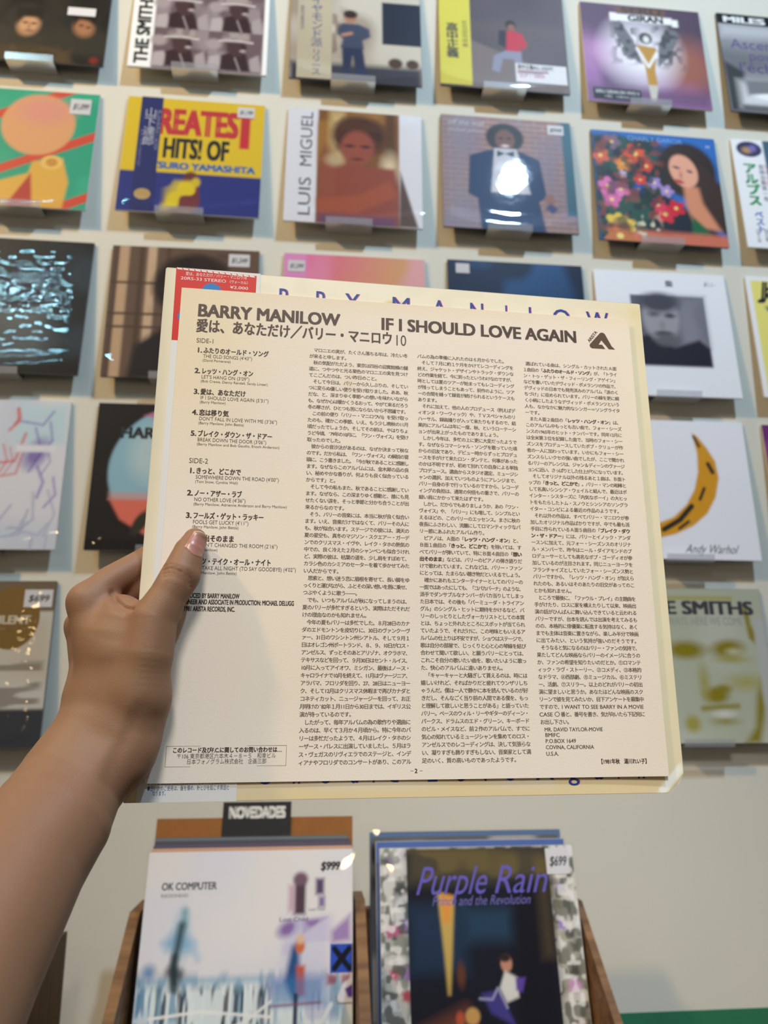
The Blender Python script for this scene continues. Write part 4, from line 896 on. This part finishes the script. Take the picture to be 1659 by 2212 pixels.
HB = dict(bold=.040)
def hd(**k): d = dict(HB); d.update(k); return d
heads = [('BARRY MANILOW', -.1357, .1244, .0081, BR, hd(w=.0878)), ('IF I SHOULD LOVE AGAIN', -.0216, .1240, .0081, BR, hd(w=.1308)),
 ('愛は、あなただけ／バリー・マニロウ', -.1359, .1145, .0066, BR, hd(w=.1220, bold=.035)), ('10', -.0132, .1136, .0073, BR, dict(w=.0082)),
 ('SIDE-1', -.1352, .1066, .0030, BR, dict(w=.0109)), ('SIDE-2', -.1348, .0297, .0030, BR, dict(w=.0110))]
def track(n_, jp, en, cr, x, y, wj, we, wc):
    heads.extend([(n_, x, y, .0031, BD, hd(w=.0034)), (jp, x+.0040, y, .0029, BD, hd(w=wj, bold=.04)), (en, x+.0041, y-.0033, .0022, BR, dict(w=we)), (cr, x+.0039, y-.0058, .0016, BR, dict(w=wc))])
for t in [('1.', 'ふたりのオールド・ソング', 'THE OLD SONGS (4′43″)', '(David Pomeranz)', -.1347, .1002, .0394, .0295, .0169), ('2.', 'レッツ・ハング・オン', "LET'S HANG ON (3′09″)", '(Bob Crewe, Denny Rendell, Sandy Linzer)', -.1350, .0866, .0309, .0288, .0400),
          ('3.', '愛は、あなただけ', 'IF I SHOULD LOVE AGAIN (5′31″)', '(Barry Manilow)', -.1348, .0731, .0269, .0406, .0153), ('4.', '恋は移り気', "DON'T FALL IN LOVE WITH ME (3′36″)", '(Barry Manilow, John Bettis)', -.1348, .0598, .0174, .0462, .0268), ('5.', 'ブレイク・ダウン・ザ・ドアー', 'BREAK DOWN THE DOOR (3′06″)', '(Barry Manilow and Bob Gaudio, Enoch Anderson)', -.1349, .0466, .0438, .0403, .0484),
          ('1.', 'きっと、どこかで', 'SOMEWHERE DOWN THE ROAD (4′00″)', '(Tom Snow, Cynthia Weil)', -.1345, .0236, .0260, .0482, .0246), ('2.', 'ノー・アザー・ラブ', 'NO OTHER LOVE (4′36″)', '(Barry Manilow, Adrienne Anderson and Barry Manilow)', -.1346, .0101, .0272, .0295, .0537), ('3.', 'フールズ・ゲット・ラッキー', 'FOOLS GET LUCKY (4′11″)', '(Barry Manilow, John Bettis)', -.1345, -.0033, .0403, .0317, .0263),
          ('4.', '想い出そのまま', "I HAVEN'T CHANGED THE ROOM (2′16″)", '(Barry Manilow)', -.1347, -.0166, .0243, .0490, .0153), ('5.', 'レッツ・テイク・オール・ナイト', "LET'S TAKE ALL NIGHT (TO SAY GOODBYE) (4′02″)", '(Barry Manilow, John Bettis)', -.1345, -.0299, .0456, .0598, .0265)]: track(*t)
heads += [('PRODUCED BY BARRY MANILOW', -.1350, -.0492, .0026, BD, hd(w=.0330)), ('ENGINEER AND ASSOCIATE IN PRODUCTION: MICHAEL DELUGG', -.1350, -.0527, .0026, BD, hd(w=.0638)), ('Ⓟ 1981 ARISTA RECORDS, INC.', -.1350, -.0566, .0026, BD, hd(w=.0309)),
 ('このレコード及びF.C.に関してのお問い合わせは…', -.1331, -.1318, .0021, BD, hd(w=.0578)), ('〒106 東京都港区六本木４－８－５　和幸ビル', -.1308, -.1348, .0020, BR, dict(w=.0523)), ('日本フォノグラム株式会社　企画三部', -.1254, -.1376, .0020, BR, dict(w=.0420))]
text(heads, 'heading_text', sheet, .00006, sheet_z)
def flat_shapes(name, polys, col, parent, z):
    V, Fc = [], []
    for p in polys:
        b0 = len(V); V += [(x, y, float(sheet_z(np.array(x), np.array(y)))+z) for x, y in p]; Fc.append(tuple(range(b0, b0+len(p))))
    return link(name, new_mesh(name, V, Fc, np.tile(s2l(col), (len(V), 1))), M['ink'], parent)
l = .00016; bx = (-.1364, -.0729, -.1391, -.1287)
flat_shapes('ruled_frame', [[(bx[0], bx[2]), (bx[1], bx[2]), (bx[1], bx[2]+l), (bx[0], bx[2]+l)], [(bx[0], bx[3]), (bx[1], bx[3]), (bx[1], bx[3]+l), (bx[0], bx[3]+l)], [(bx[0], bx[2]), (bx[0]+l, bx[2]), (bx[0]+l, bx[3]), (bx[0], bx[3])], [(bx[1]-l, bx[2]), (bx[1], bx[2]), (bx[1], bx[3]), (bx[1]-l, bx[3])]], BR, sheet, .00006)
# label emblem: a thick rounded A with its name running up the left side
def arc(cx, cy, r, a0, a1, k=7): return [(cx+r*math.cos(math.radians(a0+(a1-a0)*i/(k-1))), cy+r*math.sin(math.radians(a0+(a1-a0)*i/(k-1)))) for i in range(k)]
outer = arc(.1197, .1226, .0020, 150, 270)+[(.1284, .1206), (.1264, .1236), (.1240, .1236), (.1261, .1268), (.1308, .1206), (.1351, .1206), (.1340, .1219), (.1331, .1226)]+arc(.1269, .1301, .0024, 32, 148)
me = new_mesh('emblem', [(x, y, float(sheet_z(np.array(x), np.array(y)))+.00006) for x, y in outer], [tuple(range(len(outer)))], np.tile(s2l((96, 72, 58)), (len(outer), 1)))
link('emblem', me, M['ink'], sheet)
text([('ARISTA', .1179, .1247, .0021, BR, dict(w=.0098, rot=math.radians(52), bold=.03))], 'emblem_lettering', sheet, .00006, sheet_z)

# ------------------------------------------------------------------ the hand: rounded chains blended into one skin
HAND = [
 ('thumb', [(-127.6, -17.6, 8.0, 6.6), (-130.3, -24.8, 9.5, 8.4), (-133.3, -38.1, 12.5, 10.6), (-139.0, -49.9, 14.0, 10.2), (-145.5, -64.0, 15.0, 12.3), (-147.4, -81.8, 16.0, 13.6), (-150.1, -99.5, 14.0, 13.2)], 6),
 ('index', [(-184.1, -52.5, -2.0, 10.6), (-173.5, -40.5, -6.5, 9.6), (-160.3, -30.3, -11.5, 9.0), (-148.3, -22.0, -13.5, 9.0), (-125.7, -15.2, -11.0, 7.6), (-110.8, -13.4, -9.5, 6.6)], 4),
 ('middle', [(-190.0, -64.1, -19.0, 9.4), (-175.1, -52.2, -18.0, 9.0), (-156.7, -42.7, -14.0, 8.8), (-141.8, -35.2, -15.0, 8.8), (-116.9, -32.5, -11.5, 7.8), (-99.8, -32.4, -9.6, 6.8)], 3),
 ('ring', [(-186.4, -76.8, -33.0, 8.6), (-169.8, -66.7, -26.0, 8.8), (-151.1, -57.9, -15.5, 8.4), (-137.9, -52.5, -14.5, 8.4), (-115.8, -51.4, -11.0, 7.4), (-101.5, -51.9, -9.5, 6.4)], 3),
 ('little', [(-182.3, -89.8, -46.0, 8.6), (-166.8, -81.5, -36.0, 8.0), (-150.3, -75.0, -18.0, 7.4), (-139.0, -72.1, -13.0, 7.2), (-123.8, -72.1, -10.0, 6.4), (-113.4, -73.1, -9.0, 5.6)], 3),
 ('mc_index', [(-184.1, -52.5, -2.0, 10.6), (-177.5, -77.6, 2.0, 11.0), (-169.6, -101.8, 4.0, 13.0)], 8),
 ('mc_middle', [(-189.8, -63.9, -19.0, 9.2), (-184.2, -84.2, -14.0, 9.6), (-178.7, -101.8, -9.0, 12.0)], 8),
 ('mc_ring', [(-186.4, -76.8, -33.0, 8.6), (-180.5, -91.4, -26.0, 9.4), (-172.5, -109.2, -15.0, 12.0)], 8),
 ('mc_little', [(-182.3, -89.8, -46.0, 8.6), (-177.0, -101.6, -38.0, 10.0), (-168.9, -116.7, -20.0, 14.0)], 8),
 ('palm', [(-164.7, -82.0, -6.0, 15.0), (-162.6, -101.8, -4.0, 17.0)], 10),
 ('web', [(-165.9, -57.9, 2.0, 9.0), (-167.8, -70.6, 3.0, 13.0)], 10),
 ('fdi', [(-158.2, -64.3, 9.0, 9.5), (-160.3, -82.7, 9.0, 14.0), (-160.4, -99.4, 6.0, 15.0)], 14),
 ('carpus', [(-150.5, -101.8, 13.0, 12.5), (-177.4, -103.0, -6.0, 12.5)], 12),
 ('wristA', [(-155.4, -120.3, 6.0, 16.1), (-160.6, -130.2, 11.0, 18.4), (-171.9, -148.0, 21.0, 19.1), (-178.0, -161.8, 32.0, 22.7), (-186.9, -177.5, 48.0, 25.2), (-195.6, -210.2, 86.0, 27.4), (-199.7, -239.7, 124.0, 28.6)], 13),
 ('wristB', [(-172.0, -111.7, 2.0, 16.1), (-175.4, -122.7, 7.0, 18.4), (-185.1, -141.7, 17.0, 19.1), (-188.6, -157.0, 28.0, 22.7), (-195.0, -174.3, 44.0, 25.2), (-201.4, -209.0, 82.0, 27.4), (-204.8, -239.6, 120.0, 28.6)], 12),
 ('fill', [(-149.5, -104.0, 12.0, 12.0), (-156.2, -116.5, 12.0, 10.5), (-154.0, -128.0, 12.5, 8.5)], 13),
 ('styloid', [(-149.2, -126.5, 14.0, 6.6), (-152.6, -135.6, 15.0, 6.6)], 13),

]
KO = ['mc_index', 'mc_middle', 'mc_ring', 'mc_little', 'palm', 'web', 'fdi', 'carpus', 'wristA', 'wristB', 'fill', 'styloid', 'thumb', 'index', 'middle', 'ring', 'little']
HD = {n_: (np.array(c_, np.float32), k_) for n_, c_, k_ in HAND}
HD['wristA'] = (np.vstack([HD['wristA'][0], [[-216, -305, 184, 33]]]).astype(np.float32), 13)
HD['wristB'] = (np.vstack([HD['wristB'][0], [[-221, -305, 180, 33]]]).astype(np.float32), 12)
def chain_sd(P, c):
    d = None
    for a_, b_ in zip(c[:-1], c[1:]):
        ba = b_[:3]-a_[:3]; t = np.clip(((P-a_[:3])@ba)/(ba@ba), 0, 1)
        q = P-a_[:3]-t[:, None]*ba
        s = np.sqrt((q*q).sum(1))-(a_[3]+(b_[3]-a_[3])*t)
        d = s if d is None else np.minimum(d, s)
    return d
def smin(a_, b_, k):
    h_ = np.maximum(k-np.abs(a_-b_), 0)/k; return np.minimum(a_, b_)-h_*h_*k*.25
def hand_sd(P, carve=True):
    d = None
    for n_ in KO:
        c_, k = HD[n_]; s = chain_sd(P, c_); d = s if d is None else smin(d, s, k)
    # thumb joint creases and the fold of the web
    if carve:
        inj = np.stack([np.abs(P[:, 0]-(-.1)*0)-156.95, np.abs(P[:, 1])-157.0, np.abs(P[:, 2]+.7)-1.95], 1)
        bx_ = np.minimum(inj.max(1), 0)+np.sqrt((np.maximum(inj, 0)**2).sum(1))
        d = np.maximum(d, .15-bx_)
    return d
def surface_nets(lo, hi, h):
    n = np.ceil((hi-lo)/h).astype(int)+1
    st = 5; nc = (n+st-1)//st+1
    g = [lo[i]+h*st*np.arange(nc[i]) for i in range(3)]
    gx, gy, gz = np.meshgrid(*g, indexing='ij'); dc_ = hand_sd(np.stack([gx, gy, gz], -1).reshape(-1, 3).astype(np.float32)).reshape(nc)
    n = (nc-1)*st+1
    near = np.abs(dc_) < h*st*1.9
    D = np.kron(dc_[:-1, :-1, :-1], np.ones((st, st, st), np.float32)).astype(np.float32)
    D = np.pad(D, ((0, 1),)*3, mode='edge')
    blk = np.kron(near[:-1, :-1, :-1], np.ones((st, st, st), bool)); blk = np.pad(blk, ((0, 1),)*3, mode='edge')
    idx = np.argwhere(blk); P = (lo+idx*h).astype(np.float32)
    out = np.empty(len(P), np.float32)
    for i in range(0, len(P), 400000): out[i:i+400000] = hand_sd(P[i:i+400000])
    D[blk] = out
    S = D < 0
    c = [S[i:S.shape[0]-1+i, j:S.shape[1]-1+j, k:S.shape[2]-1+k] for i in (0, 1) for j in (0, 1) for k in (0, 1)]
    sm = sum(x.astype(np.int8) for x in c); act = (sm > 0) & (sm < 8)
    ci = np.argwhere(act); vid = np.full(act.shape, -1, np.int64); vid[act] = np.arange(len(ci))
    acc = np.zeros((len(ci), 3)); cnt = np.zeros(len(ci))
    cor = np.array([(i, j, k) for i in (0, 1) for j in (0, 1) for k in (0, 1)])
    for a_ in range(8):
        for b_ in range(a_+1, 8):
            if np.abs(cor[a_]-cor[b_]).sum() != 1: continue
            ia, ib = ci+cor[a_], ci+cor[b_]
            da, db = D[tuple(ia.T)], D[tuple(ib.T)]; m_ = (da < 0) != (db < 0)
            t = np.where(m_, da/(da-db+1e-12), 0)
            acc[m_] += (cor[a_]+(cor[b_]-cor[a_])*t[:, None])[m_]; cnt[m_] += 1
    V = lo+(ci+acc/cnt[:, None])*h
    Fq = []
    for ax_ in range(3):
        o1, o2 = [(1, 2), (2, 0), (0, 1)][ax_]
        sl0 = [slice(None)]*3; sl1 = [slice(None)]*3; sl0[ax_] = slice(0, -1); sl1[ax_] = slice(1, None)
        e0 = S[tuple(sl0)]; e1 = S[tuple(sl1)]; q = np.argwhere(e0 != e1); pos = e0[tuple(q.T)]
        ok = (q[:, o1] > 0) & (q[:, o2] > 0) & (q[:, o1] < S.shape[o1]-1) & (q[:, o2] < S.shape[o2]-1); q = q[ok]; pos = pos[ok]
        d1 = np.zeros(3, int); d1[o1] = 1; d2 = np.zeros(3, int); d2[o2] = 1
        fq = np.stack([vid[tuple((q-d1-d2).T)], vid[tuple((q-d2).T)], vid[tuple(q.T)], vid[tuple((q-d1).T)]], 1)
        fq[~pos] = fq[~pos][:, ::-1]; Fq.append(fq)
    return V, np.concatenate(Fq)
lo = np.array([-262., -345., -60.]); hi = np.array([-88., -4., 224.])
HV, HF = surface_nets(lo, hi, 1.0)
def grad(P, e=.35):
    g = np.stack([hand_sd((P+np.eye(3)[i]*e).astype(np.float32), False)-hand_sd((P-np.eye(3)[i]*e).astype(np.float32), False) for i in range(3)], 1)
    return g/(np.linalg.norm(g, axis=1)[:, None]+1e-9)
def fall(p, r): return np.exp(-((HV-np.array(p))**2).sum(1)/(r*r))
NRM = grad(HV)
# fine anatomy: joint creases, web fold, tendons, as small displacements along the normal
def groove(pts, width, depth):
    pts = np.array(pts, float); dm = np.full(len(HV), 99.)
    for a_, b_ in zip(pts[:-1], pts[1:]):
        ba = b_-a_; t = np.clip(((HV-a_)@ba)/(ba@ba), 0, 1); dm = np.minimum(dm, np.linalg.norm(HV-a_-t[:, None]*ba, axis=1))
    return -depth*np.exp(-(dm/width)**2)
def on_skin(u, v, w=34.):
    """the skin point seen along the jacket's normal"""
    p = np.array([u, v, w], np.float32)
    for _ in range(60):
        d_ = float(hand_sd(p[None], False)[0])
        if d_ < .05: break
        p[2] -= d_*.8
    return p
def curve(*uv): return [on_skin(*q) for q in uv]
disp = np.zeros(len(HV))
for k, (o_, dp) in enumerate([(0, .9), (2.2, .75), (4.2, .55), (-2.3, .5)]):
    disp += groove(curve((-142.0, -37.0-o_), (-137.5, -36.2-o_), (-132.5, -38.0-o_), (-127.0, -41.5-o_)), .75, dp)
disp += groove(curve((-170.5, -47.5), (-166.5, -52.5), (-161.5, -56.5), (-156.5, -58.0)), 1.4, 1.9)
disp += groove(curve((-169.0, -51.5), (-165.0, -57.0), (-160.0, -60.0)), 1.4, 1.0)
disp += groove(curve((-147.0, -109.0), (-152.0, -122.0), (-157.5, -136.0), (-163.0, -150.0)), 4.0, .35)
disp -= groove(curve((-152.5, -108.0), (-158.5, -125.0), (-164.0, -143.0)), 3.5, .3)
for k in range(7): disp += groove(curve((-147.5, -79.0-3.1*k), (-140.5, -79.5-3.1*k), (-134.5, -81.0-3.1*k)), .7, .16)
HV = HV+NRM*disp[:, None]
base = s2l((137, 103, 78)); redc = s2l((136, 88, 73)); pale = s2l((146, 113, 87))
tint = np.tile(base, (len(HV), 1))
def blend(p, r, c_, am):
    global tint
    m_ = (fall(p, r)*am)[:, None]; tint = tint*(1-m_)+c_*m_
blend((-128, -19, 9), 9, redc, .55); blend((-133, -40, 18), 9, redc, .35); blend((-188, -54, -2), 10, pale, .3); blend((-145, -66, 22), 12, redc, .25)
blend((-166, -54, -2), 12, redc, .6); blend((-163, -40, -6), 14, redc, .3); blend((-147, -128, 16), 10, redc, .3); blend((-172, -150, 40), 22, redc, .22); blend((-185, -178, 70), 26, redc, .2); blend((-170, -90, 20), 22, pale, .3)
me = bpy.data.meshes.new('person')
me.vertices.add(len(HV)); me.vertices.foreach_set('co', (HV/1000).astype(np.float32).ravel())
me.loops.add(HF.size); me.loops.foreach_set('vertex_index', HF.astype(np.int32).ravel())
me.polygons.add(len(HF)); me.polygons.foreach_set('loop_start', np.arange(0, HF.size, 4, dtype=np.int32))
me.polygons.foreach_set('use_smooth', np.ones(len(HF), bool)); me.update(calc_edges=True); me.validate()
set_col(me, tint)
person = link('person', me, M['skin']); person.matrix_world = JM
tag(person, 'bare left forearm and hand holding the cream jacket, thumb on the printed sheet', 'person')
sm_ = person.modifiers.new('smooth', 'SMOOTH'); sm_.factor = .5; sm_.iterations = 2
# thumbnail
na = np.array([.46, .88, -.06]); na /= np.linalg.norm(na)
nn = np.array([.36, -.22, .90]); nn -= na*(nn@na); nn /= np.linalg.norm(nn)
nb = np.cross(na, nn); nc_ = np.array([-128.3, -21.6, 9.0])+na*1.3
us = np.linspace(-1, 1, 23); vs_ = np.linspace(-1, 1, 27); NV, NC = [], []
for sv in vs_:
    for su in us:
        ww = 5.5*(1-.10*sv)*(1-.0*su)
        lenf = 7.2
        rr_ = sv*lenf
        if sv < 0: rr_ = sv*lenf*(1-.28*su*su*(-sv))
        else: rr_ = sv*lenf*(1-.22*su*su*sv)
        p = nc_+na*min(rr_, 5.0)+nb*su*ww+nn*16
        for _ in range(50):
            d_ = float(hand_sd(p[None].astype(np.float32), False)[0])
            if d_ < .03: break
            p = p-nn*d_*.7
        edge = max(abs(su), -sv)
        p = p+na*max(0, rr_-5.0)+nn*(.42-.55*max(0, edge-.82)/.18)
        if rr_ > 5.0: p = p-nn*.10*(rr_-5)**2+nn*.35*(rr_-5)
        NV.append(p); 
        col_ = s2l((168, 114, 100))
        if sv > .74-.1*su*su: col_ = s2l((186, 160, 140))
        elif sv < -.72+.2*su*su: col_ = s2l((176, 128, 112))
        NC.append(col_)
nm = new_mesh('thumbnail', np.array(NV)/1000, grid_faces(23, 27), np.array(NC), smooth=True)
nl = link('thumbnail', nm, M['nail'], person); nl['label'] = 'pink thumbnail with pale free edge'
so = nl.modifiers.new('thick', 'SOLIDIFY'); so.thickness = .0005; so.offset = -1

flush_text()
